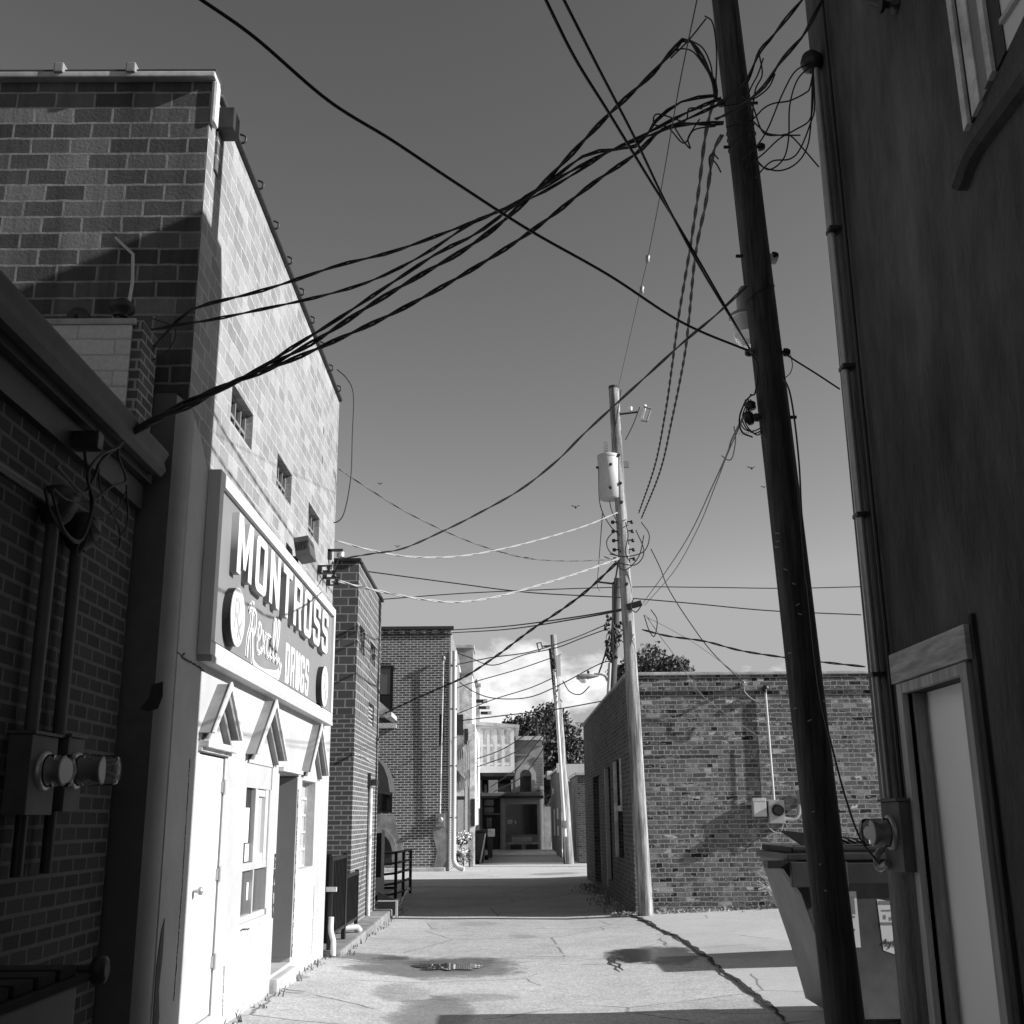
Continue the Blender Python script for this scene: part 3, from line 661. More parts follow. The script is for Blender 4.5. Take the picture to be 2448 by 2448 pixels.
# ------------------------------------------------------------------ left near brick building
NB=thing('brick_building','near dark brick building in deep shade with metal roof gutter','building',(-6,3,0))
XB=-2.39
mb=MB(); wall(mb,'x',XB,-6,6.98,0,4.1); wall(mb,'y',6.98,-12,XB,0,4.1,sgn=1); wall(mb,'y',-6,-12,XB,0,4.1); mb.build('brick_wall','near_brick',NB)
mb=MB(); mb.box(XB+.0,XB+.10,-6,6.95,3.72,3.86); mb.box(XB,XB+.05,-6,6.95,3.55,3.715); mb.build('soffit','dark_metal',NB)
mb=MB(); gp=[(XB+.10,3.78),(XB+.17,3.76),(XB+.20,3.80),(XB+.185,3.86),(XB+.21,3.91),(XB+.205,3.93),(XB+.10,3.93)]
mb.prism([(a,-6,b) for a,b in gp],(0,12.92,0)); mb.build('gutter','left_metal',NB,bevel=.004)
mb=MB(); mb.prism([(XB+.15,-6,3.932),(XB+.15,6.95,3.932),(-12,6.95,4.35),(-12,-6,4.35)],(0,0,.03)); mb.build('roof','roof_dark',NB)
mb=MB(); a0=PY(350,780,6.8); mb.box(-6,a0.x-.045,6.66,6.97,3.95,4.72); mb.build('end_parapet','box_block',NB)
mb=MB(); mb.box(a0.x-.045,a0.x+.02,6.68,6.99,3.95,4.76); mb.build('parapet_brick_end','dark_brick',NB)
mb=MB(); mb.box(-6,a0.x-.02,6.65,6.98,4.721,4.765); mb.build('parapet_cap','coping',NB,bevel=.01)
# roof masts
q=PY(300,740,6.8)
RM=thing('roof_mast','thin bent service mast with dark weather cap on top of the pale parapet','mast',(q.x,q.y,4.76))
mb=MB(); mb.tube([PY(305,778,6.8),PY(303,760,6.8),PY(317,672,6.8),PY(318,608,6.8),PY(276,568,6.8)],.012,8); mb.build('stay_rod','galvanised',RM)
mb=MB(); c=PY(290,735,6.78); lathe(mb,c-Vector((0,0,.07)),(.1,0,1),[(.05,0),(.05,.03),(.085,.05),(.08,.09),(.03,.13)],14); mb.tube([PY(285,778,6.78),PY(290,735,6.78)],.03,8); mb.build('weather_cap','dark_metal',RM)
q=PY(180,760,6.8); VH=thing('roof_vent','small dark hooded vent pipe on top of the pale parapet','vent',(q.x,6.8,4.76))
mb=MB(); mb.tube(catmull([PY(172,778,6.8),PY(174,760,6.8),PY(186,750,6.8),PY(200,757,6.8),PY(202,778,6.8)],6),.045,10); mb.build('hood','dark_metal',VH)
# two meters on the wall
zc=lambda z:1.6+(z-1.6)*.869
def meter_things(yc,zc_,side,lab,xw=XB,size=.16,deep=.12,sgn=1,dark='left_metal',ln_=.16):
    T=thing('electric_meter',lab,'electric meter',(xw,yc,zc_-.25),'electric meters on the alley walls')
    s=sgn
    mb=MB(); mb.box(xw+s*.002,xw+s*deep,yc-size,yc+size,zc_-.21,zc_+.17); mb.build('socket_box',dark,T,bevel=.008)
    mb=MB(); mb.box(xw,xw+s*(deep+.015),yc-size-.01,yc+size+.01,zc_+.171,zc_+.185); mb.build('box_lid',dark,T)
    mb=MB(); lathe(mb,(xw+s*deep,yc,zc_),(s,0,0),[(.095,0),(.095,.02),(.085,.025)],24); mb.build('ring','galvanised',T)
    mb=MB(); lathe(mb,(xw+s*(deep+.025),yc,zc_),(s,0,0),[(.06,0),(.04,ln_*.3),(.062,ln_*.6)],20); mb.build('dial','grey_metal',T)
    mb=MB(); lathe(mb,(xw+s*(deep+.026+ln_*.6),yc,zc_),(s,0,0),[(.055,0),(.055,.004)],20); mb.build('dial_face','paper',T)
    mb=MB(); lathe(mb,(xw+s*(deep+.025),yc,zc_),(s,0,0),[(.08,0),(.078,ln_*.9),(.07,ln_),(.03,ln_+.004)],24); mb.build('glass_cover','clear_cover',T)
    return T
T1=meter_things(5.62,zc(1.88),0,'long glass electric meter on dark brick wall, left of the pair',ln_=.12)
T2=meter_things(6.03,zc(1.90),0,'long glass electric meter on dark brick wall, right of the pair',size=.11,ln_=.2)
for T,yc,zt,lb in ((T1,5.55,3.10,0),(T2,5.90,3.05,0)):
    mb=MB(); mb.tube([(XB+.07,yc,zc(2.09)),(XB+.07,yc,zt)],.035,10); mb.build('conduit','left_metal',T)
    mb=MB(); lathe(mb,(XB+.07,yc-.02,zt-.02),(.15,.2,1),[(.05,0),(.085,.05),(.10,.12),(.085,.18),(.04,.21)],16); mb.build('weatherhead','dark_metal',T)
    mb=MB(); mb.tube([(XB+.07,yc,zc(1.66)),(XB+.07,yc,1.35)],.03,10); mb.build('lower_conduit','dark_metal',T)
mb=MB(); mb.tube([(XB+.10,3.5,3.15),(XB+.10,5.45,3.17)],.03,8); mb.build('side_conduit','black_metal',T1)
# cable loops by weatherheads
lp=[]
def loopcable(label,pts,Xp,r,mat='cable_black',name='service_cable',dx=None):
    P=[PX(x,y,Xp+(dx[i] if dx else 0)) for i,(x,y) in enumerate(pts)]
    mb=MB(); mb.tube(catmull(P,8),r,6); return tag(mb.build(name,mat),label,'cable','cable loops beside the left meters')
sc=440/1932.0
def Q(*pts): return [(x*sc,1000+y*sc) for x,y in pts]
loopcable('thick drooping cable loop hanging lowest to the left under the brick building gutter',Q((470,740),(520,950),(600,1100),(720,1250),(820,1300),(900,1180),(960,950),(930,600),(900,450),(890,340)),-2.2,.009)
loopcable('cable loop hanging just inside the lowest thick loop by the gutter',Q((540,740),(590,950),(660,1150),(760,1270),(860,1270),(940,1080),(975,850),(920,600),(1040,400),(1250,300)),-2.18,.009)
loopcable('short shallow cable loop leaving the mouth of the near weatherhead',Q((590,500),(700,620),(820,750),(900,770),(1000,600),(1060,450),(1300,240)),-2.19,.009)
loopcable('cable loop with taped splice sagging toward the brick corner',Q((560,740),(680,840),(850,890),(1000,850),(1180,710),(1320,650),(1240,380),(1270,280)),-2.21,.007)
loopcable('widest thin cable loop nearest the brick corner',Q((960,1060),(1050,1200),(1180,1260),(1290,1210),(1340,1050),(1330,760)),-2.2,.005)
loopcable('thin double cable loop low beside the brick corner',Q((950,1150),(1000,1300),(1150,1390),(1250,1350),(1250,1150),(1150,950),(1060,760),(1040,500),(1100,380)),-2.21,.005)
loopcable('short thin cable loop crossing the others beside the corner',Q((980,1040),(1100,1035),(1220,960),(1320,780),(1330,700)),-2.22,.005)
loopcable('small cable tail curling down lowest under the loops',Q((920,1240),(880,1350),(810,1440),(800,1380),(830,1310)),-2.2,.005)
q=PX(220,1055,-2.25); T=thing('cable_clevis','dark bracket clevis holding the cables under the gutter','bracket',q)
mb=MB(); mb.box(XB+.01,-2.2,q.y-.04,q.y+.04,q.z-.05,q.z+.05); mb.build('clevis','black_metal',T,bevel=.01)
# dumpster, left foreground
DL=thing('dumpster','dark dumpster with ribbed lid in deep shade, cut off by the left frame edge','dumpster',(-1.9,3.6,g(-1.9,3.6)))
mb=MB(); mb.prism([(-2.3,3.2,.12),(-2.3,4.38,.12),(-2.3,4.42,1.02),(-2.3,3.0,1.02)],(.72,0,0)); mb.build('bin','dumpster_dark',DL,bevel=.01)
mb=MB()
for k in range(7): mb.box(-2.3,-1.56,3.05+k*.19,3.2+k*.19,1.06,1.10)
mb.box(-2.3,-1.54,2.98,4.46,1.03,1.058); mb.build('ribbed_lid','rubber_lid',DL,bevel=.008)
mb=MB(); mb.tube([(-2.2,4.5,1.06),(-1.55,4.5,1.06)],.02,8); lathe(mb,(-1.56,4.5,1.06),(1,0,0),[(.03,0),(.05,.01),(.05,.05),(.03,.06)],14); mb.build('lid_hinge_rod','dumpster_dark',DL)
mb=MB(); mb.box(-1.578,-1.50,3.95,4.25,.55,.80); mb.build('fork_pocket','black_metal',DL)
for y in (3.35,4.25):
    mb=MB(); lathe(mb,(-1.75,y-.02,.13),(1,0,0),[(.07,0),(.07,.05)],12); mb.build('caster','rubber_lid',DL)

# ------------------------------------------------------------------ right near building
RB=thing('rendered_building','tall dark rendered building at right with white door and arched window','building',(4,3,0))
XR=2.3; RW=5.7; HR=8.05; YE=6.985
dR=(5.50,6.335,.2,2.26); wR=(3.0,4.60,4.55,6.4)
mb=MB(); wall(mb,'x',XR,-6,YE,0,HR,[dR],depth=.14,sgn=-1)
M2=mb
XM=2.98; YM=6.2; mb.face([(XR,YE,0),(XM,YE,0),(XM,YE,HR),(XR,YE,HR)]); mb.face([(XM,YE,0),(XM,YM,0),(XM,YM,HR),(XM,YE,HR)]); mb.face([(XM,YM,0),(RW,YM,0),(RW,YM,HR),(XM,YM,HR)]); mb.face([(RW,-6,0),(RW,YM,0),(RW,YM,HR),(RW,-6,HR)]); mb.face([(XR,-6,0),(RW,-6,0),(RW,-6,HR),(XR,-6,HR)]); mb.face([(XR,-6,HR),(XM,-6,HR),(XM,YE,HR),(XR,YE,HR)]); mb.face([(XM,-6,HR),(RW,-6,HR),(RW,YM,HR),(XM,YM,HR)])  # unseen rear step, shaped to trim the shadow on the store wall
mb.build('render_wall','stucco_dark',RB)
# door
a,b,c,d=dR
mb=MB(); mb.box(XR+.09,XR+.13,a,b,c,d); mb.build('white_door','door_white',RB)
mb=MB(); X0=XR-.035
mb.box(X0,XR+.09,b,b+.085,c-.1,d+.06); mb.box(X0,XR+.09,a-.085,a,c-.1,d+.06); mb.box(X0+.002,XR+.088,a+.001,b-.001,d+.001,d+.06); mb.box(XR+.02,XR+.088,b-.03,b-.002,c,d); mb.build('door_frame','wood_trim',RB,bevel=.006)
mb=MB(); mb.box(X0-.012,XR-.001,a-.14,b+.12,d+.065,d+.235); mb.build('door_header_board','header_board',RB,bevel=.008)
mb=MB(); mb.box(XR-.02,XR-.001,a-.18,a-.13,.2,d+.28); mb.build('side_batten','dark_wood',RB,bevel=.004)
# upper window with curved sill band
wpts=[(2238,-60),(2262,60),(2290,200),(2312,318)]
mb=MB(); 
def strip(x0,x1,off,wd,mat,name):
    m=MB(); a=PX(x0,0,XR); b=PX(x1,0,XR)
    ybot=lambda y: None
    return m
ya0=PX(2316,318,XR); yb0=PX(2448,90,XR)
sl=(yb0.z-ya0.z)/(yb0.y-ya0.y)
zl=lambda y: ya0.z+max(-.02,(ya0.y-y)*.22)
for (x0,x1,dep,mat,nm) in ((2275,2287,.03,'old_white_paint','frame_bead'),(2287,2296,.012,'black_metal','frame_gap'),(2296,2318,.022,'old_white_paint','window_casing'),(2318,2336,.014,'grey_paint','window_casing'),(2336,2348,.026,'sign_grey','sash_stile'),(2348,2362,.03,'old_white_paint','sash_stile'),(2362,2392,.012,'dark_metal','sash_stile')):
    y1=PX(x0,0,XR).y; y2=PX(x1,0,XR).y; lo=4.55
    mb=MB(); mb.prism([(XR-dep,y1,zl(y1)),(XR-dep,y2,zl(y2)),(XR-dep,y2,7.0),(XR-dep,y1,7.0)],(dep-.001,0,0)); mb.build(nm,mat,RB)
yg=PX(2392,0,XR).y
mb=MB(); mb.prism([(XR-.006,yg,zl(yg)),(XR-.006,2.6,zl(2.6)),(XR-.006,2.6,7.0),(XR-.006,yg,7.0)],(.005,0,0)); mb.build('window_pane','letter_fill',RB)
mb=MB(); mb.box(XR-.028,XR-.007,2.6,yg-.01,5.05,5.075); mb.build('glazing_bar','mid_grey',RB)
mb=MB(); P=[PX(2160+150,425,XR),PX(2340,340,XR),PX(2380,275,XR),PX(2420,215,XR),PX(2470,140,XR),PX(2560,20,XR)]
P=[Vector((XR-.02,p.y,p.z)) for p in P]
P=catmull(P,6); n_=len(P); V_=[]
for i,p in enumerate(P):
    wz=.06+.05*i/n_
    for (dx,dz) in ((0.02,wz*.3),(-.035,wz*.2),(-.06,-wz*.2),(-.06,-wz*.9),(-.03,-wz*1.2),(0.02,-wz*1.2)): V_.append((p.x+dx,p.y,p.z+dz))
F_=[(i*6+k,i*6+(k+1)%6,(i+1)*6+(k+1)%6,(i+1)*6+k) for i in range(n_-1) for k in range(6)]
mb.mesh(V_,F_+[(0,1,2,3,4,5)],False); mb.build('sill_band','stucco_dark',RB)
# conduit + meter on right wall
TR=meter_things(6.53,1.50,0,'glass electric meter below a tall conduit on the dark rendered wall',xw=XR,size=.15,deep=.10,sgn=-1,dark='left_metal',ln_=.14)
mb=MB(); mb.tube([(XR-.05,6.69,1.69),(XR-.05,6.75,6.73)],.028,10); mb.build('conduit','galvanised',TR)
mb=MB(); lathe(mb,(XR-.05,6.75,6.71),(-.25,.1,1),[(.04,0),(.075,.03),(.08,.09),(.05,.14)],14); mb.build('weatherhead','black_metal',TR)
for z in (2.4,3.4,4.4,5.4):
    mb=MB(); mb.box(XR-.082,XR-.001,6.66,6.76,z,z+.025); mb.build('pipe_strap','dark_metal',TR)
mb=MB(); mb.tube([(XR-.03,6.50,1.69),(XR-.03,6.52,4.0),(XR-.03,6.53,HR)],.012,6); mb.build('side_conduit','dark_metal',TR)
mb=MB(); mb.tube(catmull([(XR-.12,6.6,1.33),(XR-.14,6.68,1.30),(XR-.13,6.75,1.36),(XR-.09,6.72,1.42)],6),.02,8); mb.build('elbow','galvanised',TR)
q=PX(2112,12,XR-.08); T=thing('wall_insulator','black wire clamp high on the dark rendered wall near the top frame edge','insulator',q)
mb=MB(); lathe(mb,(XR-.001,q.y,q.z),(-1,0,0),[(.05,0),(.05,.02),(.02,.03),(.02,.07),(.045,.08),(.045,.10)],14); mb.build('spool','black_metal',T)
mb=MB(); mb.tube([PX(2112,12,XR-.08),PX(2090,4,XR-.05),PX(2075,2,XR-.03)],.02,7); mb.build('clamp','black_metal',T)
# right dumpster
DR=thing('dumpster','grey front-load dumpster with slanted front and stickers behind the near dark pole','dumpster',(3.1,9.3,.1))
Yd=8.75; Ye=9.75
prof=[PY(1888,2080,Yd),PY(1925,2165,Yd),PY(1972,2300,Yd),PY(1995,2400,Yd)]
tl=prof[0]; bl=prof[-1]; zt=1.27; zb=.16; xr=4.2
poly=[(tl.x,zt),(prof[1].x,prof[1].z),(prof[2].x,prof[2].z),(bl.x+.04,zb),(3.9,zb),(xr,zt)]
mb=MB(); mb.prism([(a,Yd,b) for a,b in poly],(0,Ye-Yd,0)); mb.build('bin_body','dumpster_paint',DR,bevel=.006)
mb=MB(); mb.box(tl.x+.28,xr,Yd-.035,Yd-.001,zt-.17,zt-.02); mb.box(tl.x-.02,xr+.02,Yd-.03,Ye+.03,zt+.001,zt+.05); mb.build('rim','rim_paint',DR,bevel=.008)
mb=MB(); mb.box(tl.x-.005,tl.x+.42,Yd-.06,Yd-.002,zt-.19,zt-.01); mb.build('fork_pocket','dumpster_dark',DR,bevel=.006)
mb=MB(); mb.box(tl.x-.17,tl.x+.05,Yd-.03,Yd+.12,zt-.055,zt-.0); mb.prism([(tl.x-.05,Yd+.14,zt-.06),(tl.x+.12,Yd+.14,zt-.06),(tl.x+.14,Yd+.14,zt-.34)],(0,-.15,0)); mb.build('lift_bracket','black_metal',DR)
mb=MB(); mb.tube([(tl.x+.05,Yd+.05,zt+.06),(xr,Yd+.05,zt+.10)],.05,10); mb.box(tl.x+.02,xr,Yd+.0,Ye,zt+.052,zt+.10); mb.build('lid','rubber_lid',DR,bevel=.02)
mb=MB(); rt=Matrix.Rotation(R(12),3,'Y')
mb.prism([PY(1865,1985,Yd+.3),PY(1940,2035,Yd+.3),PY(2000,2040,Yd+.3),PY(2140,2045,Yd+.3),PY(2100,2008,Yd+.3)],(0,.05,0)); 
lidp=mb.build('propped_lid','rubber_lid',DR)
mb=MB()
for k in range(5): mb.tube([PY(1990+20*k,2003+2*k,Yd+.28),PY(2070+20*k,2040,Yd+.28)],.012,5)
mb.build('lid_rib','dumpster_dark',DR)
def decal(x0,y0,x1,y1,mat,name,dy=.0006):
    a=PY(x0,y0,Yd-dy); b=PY(x1,y1,Yd-dy); m=MB(); m.box(a.x,b.x,Yd-dy-.0012,Yd-dy,b.z,a.z); return m.build(name,mat,DR)
decal(1946,2100,1954,2150,'paper','narrow_sticker'); decal(2028,2131,2058,2265,'paper','sticker'); decal(2050,2150,2138,2272,'paper','size_sticker') if 0 else None
a=PY(2099,2150,Yd); b=PY(2134,2278,Yd)
mb=MB(); mb.prism([(PY(2096,2149,Yd).x,Yd-.0018,PY(2096,2149,Yd).z),(PY(2150,2160,Yd).x,Yd-.0018,PY(2150,2160,Yd).z),(PY(2150,2285,Yd).x,Yd-.0018,PY(2150,2285,Yd).z),(PY(2112,2272,Yd).x,Yd-.0018,PY(2112,2272,Yd).z)],(0,.0012,0)); mb.build('size_sticker','paper',DR)
def text(s,p,h,mat,parent,rot,name,bold=.0):
    cu=bpy.data.curves.new(name,'FONT'); cu.body=s; cu.size=h; cu.extrude=.0008; cu.offset=bold
    tmp=bpy.data.objects.new('tmp',cu); COL.objects.link(tmp); bpy.context.view_layer.update()
    me=bpy.data.meshes.new_from_object(tmp.evaluated_get(bpy.context.evaluated_depsgraph_get())); bpy.data.objects.remove(tmp)
    me.transform(Matrix.Translation(Vector(p)-parent.location)@rot.to_4x4()); o=bpy.data.objects.new(name,me); me.name=name; COL.objects.link(o); me.materials.clear(); me.materials.append(M[mat]); o.parent=parent; return o
RF=Matrix(((1,0,0),(0,0,-1),(0,1,0)))   # text upright, facing -Y
pt=PY(2111,2262,Yd-.0036); text('4yd',pt,.072,'ink',DR,RF,'size_lettering',.0015)
mb=MB()
for (x0,y0,x1,y1) in ((2100,2154,2132,2162),(2108,2175,2130,2178),(2112,2187,2118,2197),(2126,2192,2131,2200),(2104,2205,2138,2211),(2034,2190,2044,2194),(2036,2220,2044,2226),(2034,2145,2045,2185)):
    a=PY(x0,y0,Yd); b=PY(x1,y1,Yd); mb.box(a.x,b.x,Yd-.0032,Yd-.0024,b.z,a.z)
for k in range(6): 
    a=PY(1948,2104+8*k,Yd); b=PY(1952,2108+8*k,Yd); mb.box(a.x,b.x,Yd-.0032,Yd-.0024,b.z,a.z)
mb.build('sticker_print','grey_paint',DR)
for x in (2.62,3.8):
    for y in (Yd+.12,Ye-.12):
        mb=MB(); lathe(mb,(x,y,.145),(0,1,0),[(.075,-.025),(.075,.025)],14); mb.box(x-.03,x+.03,y-.04,y+.04,.145,.17); mb.build('caster','rubber_lid',DR)
# second dumpster, mostly behind the building; throws the shadow band over the slab
D2=thing('dumpster','far grey dumpster hidden behind the tall building, seen only by its shadow','dumpster',(5.4,12.6,.15))
mb=MB(); mb.prism([(4.55,12.1,.3),(6.3,12.1,.3),(6.4,12.1,1.32),(4.4,12.1,1.32)],(0,1.2,0)); mb.build('bin_body','dumpster_paint',D2,bevel=.01)
mb=MB(); mb.box(4.38,6.42,12.07,13.33,1.321,1.38); mb.build('lid','rubber_lid',D2,bevel=.01)

# ------------------------------------------------------------------ dark tile building on the left
TB=thing('dark_block_building','narrow two-storey dark block building just past the white store','building',(-5,18,0))
hol=[]
def rect(pts,X):
    P=[PX(x,y,X) for x,y in pts]; return (min(p.y for p in P),max(p.y for p in P),min(p.z for p in P),max(p.z for p in P))
XT=-2.2
w1=rect([(860,1505),(871,1568)],XT); w1=(w1[0],w1[1],PX(866,1565,XT).z,PX(866,1500,XT).z)
w2=(PX(886,1540,XT).y,PX(897,1560,XT).y,PX(890,1590,XT).z,PX(890,1538,XT).z)
w3=(PX(881,1700,XT).y,PX(894,1700,XT).y,PX(888,1748,XT).z,PX(888,1682,XT).z)
zs=3.1
mb=MB(); wall(mb,'x',XT,16.66,19.9,zs,5.40,[h for h in (w1,w2,w3)],depth=.12); wall(mb,'y',16.66,-9,XT,zs,5.42,sgn=-1); mb.face([(-9,19.9,0),(XT,19.9,0),(XT,19.9,5.4),(-9,19.9,5.4)]); mb.face([(-9,16.66,5.35),(XT,16.66,5.35),(XT,19.9,5.35),(-9,19.9,5.35)])
mb.build('block_wall','dark_block',TB)
mb=MB(); wall(mb,'x',XT,16.66,19.9,0,zs); wall(mb,'y',16.66,-9,XT,0,zs,sgn=-1); mb.build('brick_wall','dark_brick',TB)
mb=MB(); mb.box(-9,XT+.03,16.62,16.8,5.42,5.47); mb.box(XT-.16,XT+.04,16.8,19.93,5.40,5.45); mb.build('coping','dark_metal',TB,bevel=.01)
for k in range(5):
    mb=MB(); lathe(mb,(XT-.03,16.95+k*.62,5.45),(0,0,1),[(.03,0),(.035,.03),(.015,.06)],8); mb.build('coping_cap','galvanised',TB)
for i,h in enumerate((w1,w2,w3)):
    a,b,c,d=h; X=XT-.09; mb=MB(); mb.box(X,X+.03,a,b,c,c+.03); mb.box(X,X+.03,a,b,d-.03,d); mb.box(X,X+.03,a,a+.03,c,d); mb.box(X,X+.03,b-.03,b,c,d); mb.box(X,X+.028,(a+b)/2-.012,(a+b)/2+.012,c,d)
    if i==2:
        for k in range(6): z=c+.04+(d-c-.06)*k/6; mb.box(X,X+.07,a+.03,b-.03,z,z+.02)
    else:
        mb.box(X+.001,X+.029,a,b,(c+d)/2-.012,(c+d)/2+.012)
    mb.build('louvre_frame' if i==2 else 'window_frame','mid_grey' if i==2 else 'grey_metal',TB)
    mb=MB(); mb.face([(X+.005,a,c),(X+.005,b,c),(X+.005,b,d),(X+.005,a,d)]); mb.build('pane','dark_glass',TB)
rnd=random.Random(5)
wallcrack([(q.y,q.z) for q in (PX(845,1803,XT),PX(868,1808,XT),(PX(880,1818,XT)),PX(893,1826,XT))],.02,XT+.002,TB,'mid_grey')
q=PX(875,1900,XT)
TP=thing('wall_pipe','pale vertical conduit with a dark box on top on the dark block wall','pipe',(XT,q.y,0))
y1=PX(880,1900,XT).y
mb=MB(); mb.tube([(XT+.04,y1,.12),(XT+.04,y1,PX(880,1885,XT).z)],.035,8); mb.build('pipe','old_white_paint',TP)
mb=MB(); z=PX(880,1873,XT).z; mb.box(XT+.001,XT+.14,y1-.12,y1+.25,z-.03,z+.06); mb.box(XT+.001,XT+.05,y1-.14,y1-.10,z-.05,z+.16); mb.build('bracket_box','dark_metal',TP)
T=thing('white_elbow_pipe','short white horizontal drain pipe lying behind the dark fence foot','pipe',(-2.1,15.5,.2))
mb=MB(); mb.tube([(-2.3,15.6,.2),(-1.98,15.9,.2)],.04,10); mb.tube([(-2.0,15.9,.2),(-1.96,15.93,.14)],.05,10); mb.build('pipe','mid_grey',T)
mb=MB(); mb.box(-2.35,-1.9,13.75,19.9,-.1,.13); mb.build('footing_strip','patched_render',bevel=.03)['kind']='structure'
# fence
FN=thing('picket_fence','dark metal picket fence in the gap beside the white store','fence',(-2.05,15,0))
for (ya_,yb_,z0,z1) in ((13.85,15.05,.27,1.16),(15.10,16.3,.27,.90)):
    X=-2.06
    mb=MB(); mb.box(X-.02,X+.02,ya_,yb_,z1-.04,z1); mb.build('fence_rail','black_metal',FN); mb=MB(); mb.box(X-.02,X+.02,ya_,yb_,z0,z0+.035); mb.build('fence_rail','black_metal',FN)
    n=10; mb=MB()
    for k in range(n): y=ya_+(yb_-ya_)*(k+.5)/n; mb.box(X-.008,X+.008,y-.01,y+.01,z0+.035,z1-.04)
    mb.build('pickets','black_metal',FN)
    for y in (ya_,yb_): mb=MB(); mb.box(X-.025,X+.025,y-.025,y+.025,.05,z1+.02); mb.build('fence_post','black_metal',FN,bevel=.004)
mb=MB(); mb.box(-2.1,-1.98,13.76,13.83,.78,.83); mb.build('latch','old_white_paint',FN)
mb=MB(); mb.box(-4.2,-2.06,13.85,13.88,.2,1.2)
mb.build('end_panel','black_metal',FN)
# concrete block box + weeds
q=onG(885,2195); T=thing('concrete_block','pale low concrete corner block at the foot of the dark block building','concrete block',(-2.0,19.6,0))
mb=MB(); mb.box(-2.17,-1.82,20.0,20.35,0.0,.26); mb.build('block','white_paint',T,bevel=.01)
mb=MB(); mb.box(-2.16,-1.86,19.985,19.999,0.02,.24); mb.prism([(-2.17,20.0,.265),(-1.85,20.0,.265),(-2.17,20.0,.40)],(0,.02,0)); mb.build('front_panel','dark_metal',T)
# ------------------------------------------------------------------ railing
RL=thing('handrail','dark open pipe handrail with vertical posts before the old brick building','railing',(-2.4,25,0))
pts=[(905,2140,-0),(946,2145),(964,2135),(981,2127)]
Yr=[23.2,24.0,25.0,26.0]; xs=[PY(900,2100,23.2).x,PY(946,2100,24).x,PY(964,2100,25).x,PY(981,2100,26).x]
zt_=[PY(906,2036,23.2).z,PY(946,2036,24).z,PY(964,2036,25).z,PY(981,2035,26).z]; H_=.95
for k in range(1,4):
    mb=MB(); mb.box(xs[k]-.03,xs[k]+.03,Yr[k]-.03,Yr[k]+.03,0,H_); mb.build('railing_post','black_metal',RL)
for z in (.93,.72,.52,.32,.12):
    mb=MB(); mb.tube([(xs[k],Yr[k],z) for k in range(4)],.025,6); mb.build('railing_rail','black_metal',RL)
# side structure with white frame at px 905-920, y 1985-2120
T=thing('equipment_cabinet','tall narrow dark cabinet with white edge post beside the handrail','cabinet',(-2.6,22.5,0))
q0=PY(905,1990,22.3); q1=PY(919,1990,22.3)
mb=MB(); mb.box(q0.x-.5,q1.x-.05,22.3,22.9,0.1,PY(910,1992,22.3).z); mb.build('cabinet_body','dark_metal',T,bevel=.01)
mb=MB(); mb.box(q1.x-.049,q1.x+.0,22.27,22.35,0.25,PY(910,1988,22.3).z+.03); mb.build('edge_post','white_paint',T)
mb=MB(); mb.box(q0.x-.1,q1.x+.02,22.2,22.26,PY(910,2140,22.2).z,PY(910,2098,22.2).z); mb.build('white_panel','paper',T)

# ------------------------------------------------------------------ old brick building (far left) at Y 36.5
YO=36.5
OB=thing('old_brick_building','old two-storey brick building with arched windows and white downspout at the end of the row','building',(-6,40,0))
def rY(x0,y0,x1,y1,Y): a=PY(x0,y0,Y); b=PY(x1,y1,Y); return (a.x,b.x,b.z,a.z)
xe=PY(1076,1800,YO).x
wA=rY(896,1592,938,1728,YO); wB=rY(896,1850,937,1943,YO); wC=rY(1050,1707,1060,1782,YO)
mb=MB(); wall(mb,'y',YO,-11,xe,0,7.62,[wA,wB,wC],depth=.2,sgn=-1); wall(mb,'x',xe,YO,44,0,7.62,sgn=1); mb.face([(-11,YO,7.6),(xe,YO,7.6),(xe,44,7.6),(-11,44,7.6)])
mb.build('brick_wall','far_brick',OB)
mb=MB(); mb.box(-11,xe+.10,YO-.10,YO+.1,7.63,7.74); mb.box(-11,xe+.04,YO-.05,YO,7.45,7.50); mb.build('coping','roof_dark',OB,bevel=.01)
mb=MB()
for k in range(26): mb.box(xe-.25-k*.36,xe-.07-k*.36,YO-.07,YO-.001,7.51,7.62)
mb.build('dentil_course','far_brick',OB)
def archtop(x0,x1,z,Y,mat,name,parent,rise=.22,th=.24,dy=.03):
    m=MB(); n=12; cx=(x0+x1)/2; hw=(x1-x0)/2
    for i in range(n):
        u0=-1+2*i/n; u1=-1+2*(i+1)/n; f=lambda u:z+rise*(1-u*u)
        m.prism([(cx+u0*(hw+.1),Y,f(u0)),(cx+u1*(hw+.1),Y,f(u1)),(cx+u1*(hw+.14),Y,f(u1)+th),(cx+u0*(hw+.14),Y,f(u0)+th)],(0,-dy,0))
    return m.build(name,mat,parent)
for (a,b,c,d) in (wA,wB):
    mb=MB(); mb.box(a,b,YO+.1,YO+.12,c,d); w=mb.build('window_pane','dark_glass',OB)
    mb=MB(); Yf=YO+.05; mb.box(b-.09,b,Yf,Yf+.05,c,d); mb.box(a,b,Yf+.001,Yf+.049,(c+d)/2-.03,(c+d)/2+.03); mb.box(a,b-.09,Yf,Yf+.048,c,c+.07); mb.build('window_frame','black_metal',OB)
    archtop(a,b,d-.12,YO,'far_brick','brick_arch',OB)
mb=MB(); mb.box(wA[0],wA[1]-.1,YO+.03,YO+.09,(wA[2]+wA[3])/2,wA[3]-.1); mb.build('upper_blind','grey_glass',OB)
mb=MB(); s=rY(896,1732,948,1741,YO); mb.box(s[0],s[1],YO-.12,YO-.001,s[2],s[3]); mb.build('window_sill','coping',OB,bevel=.01)
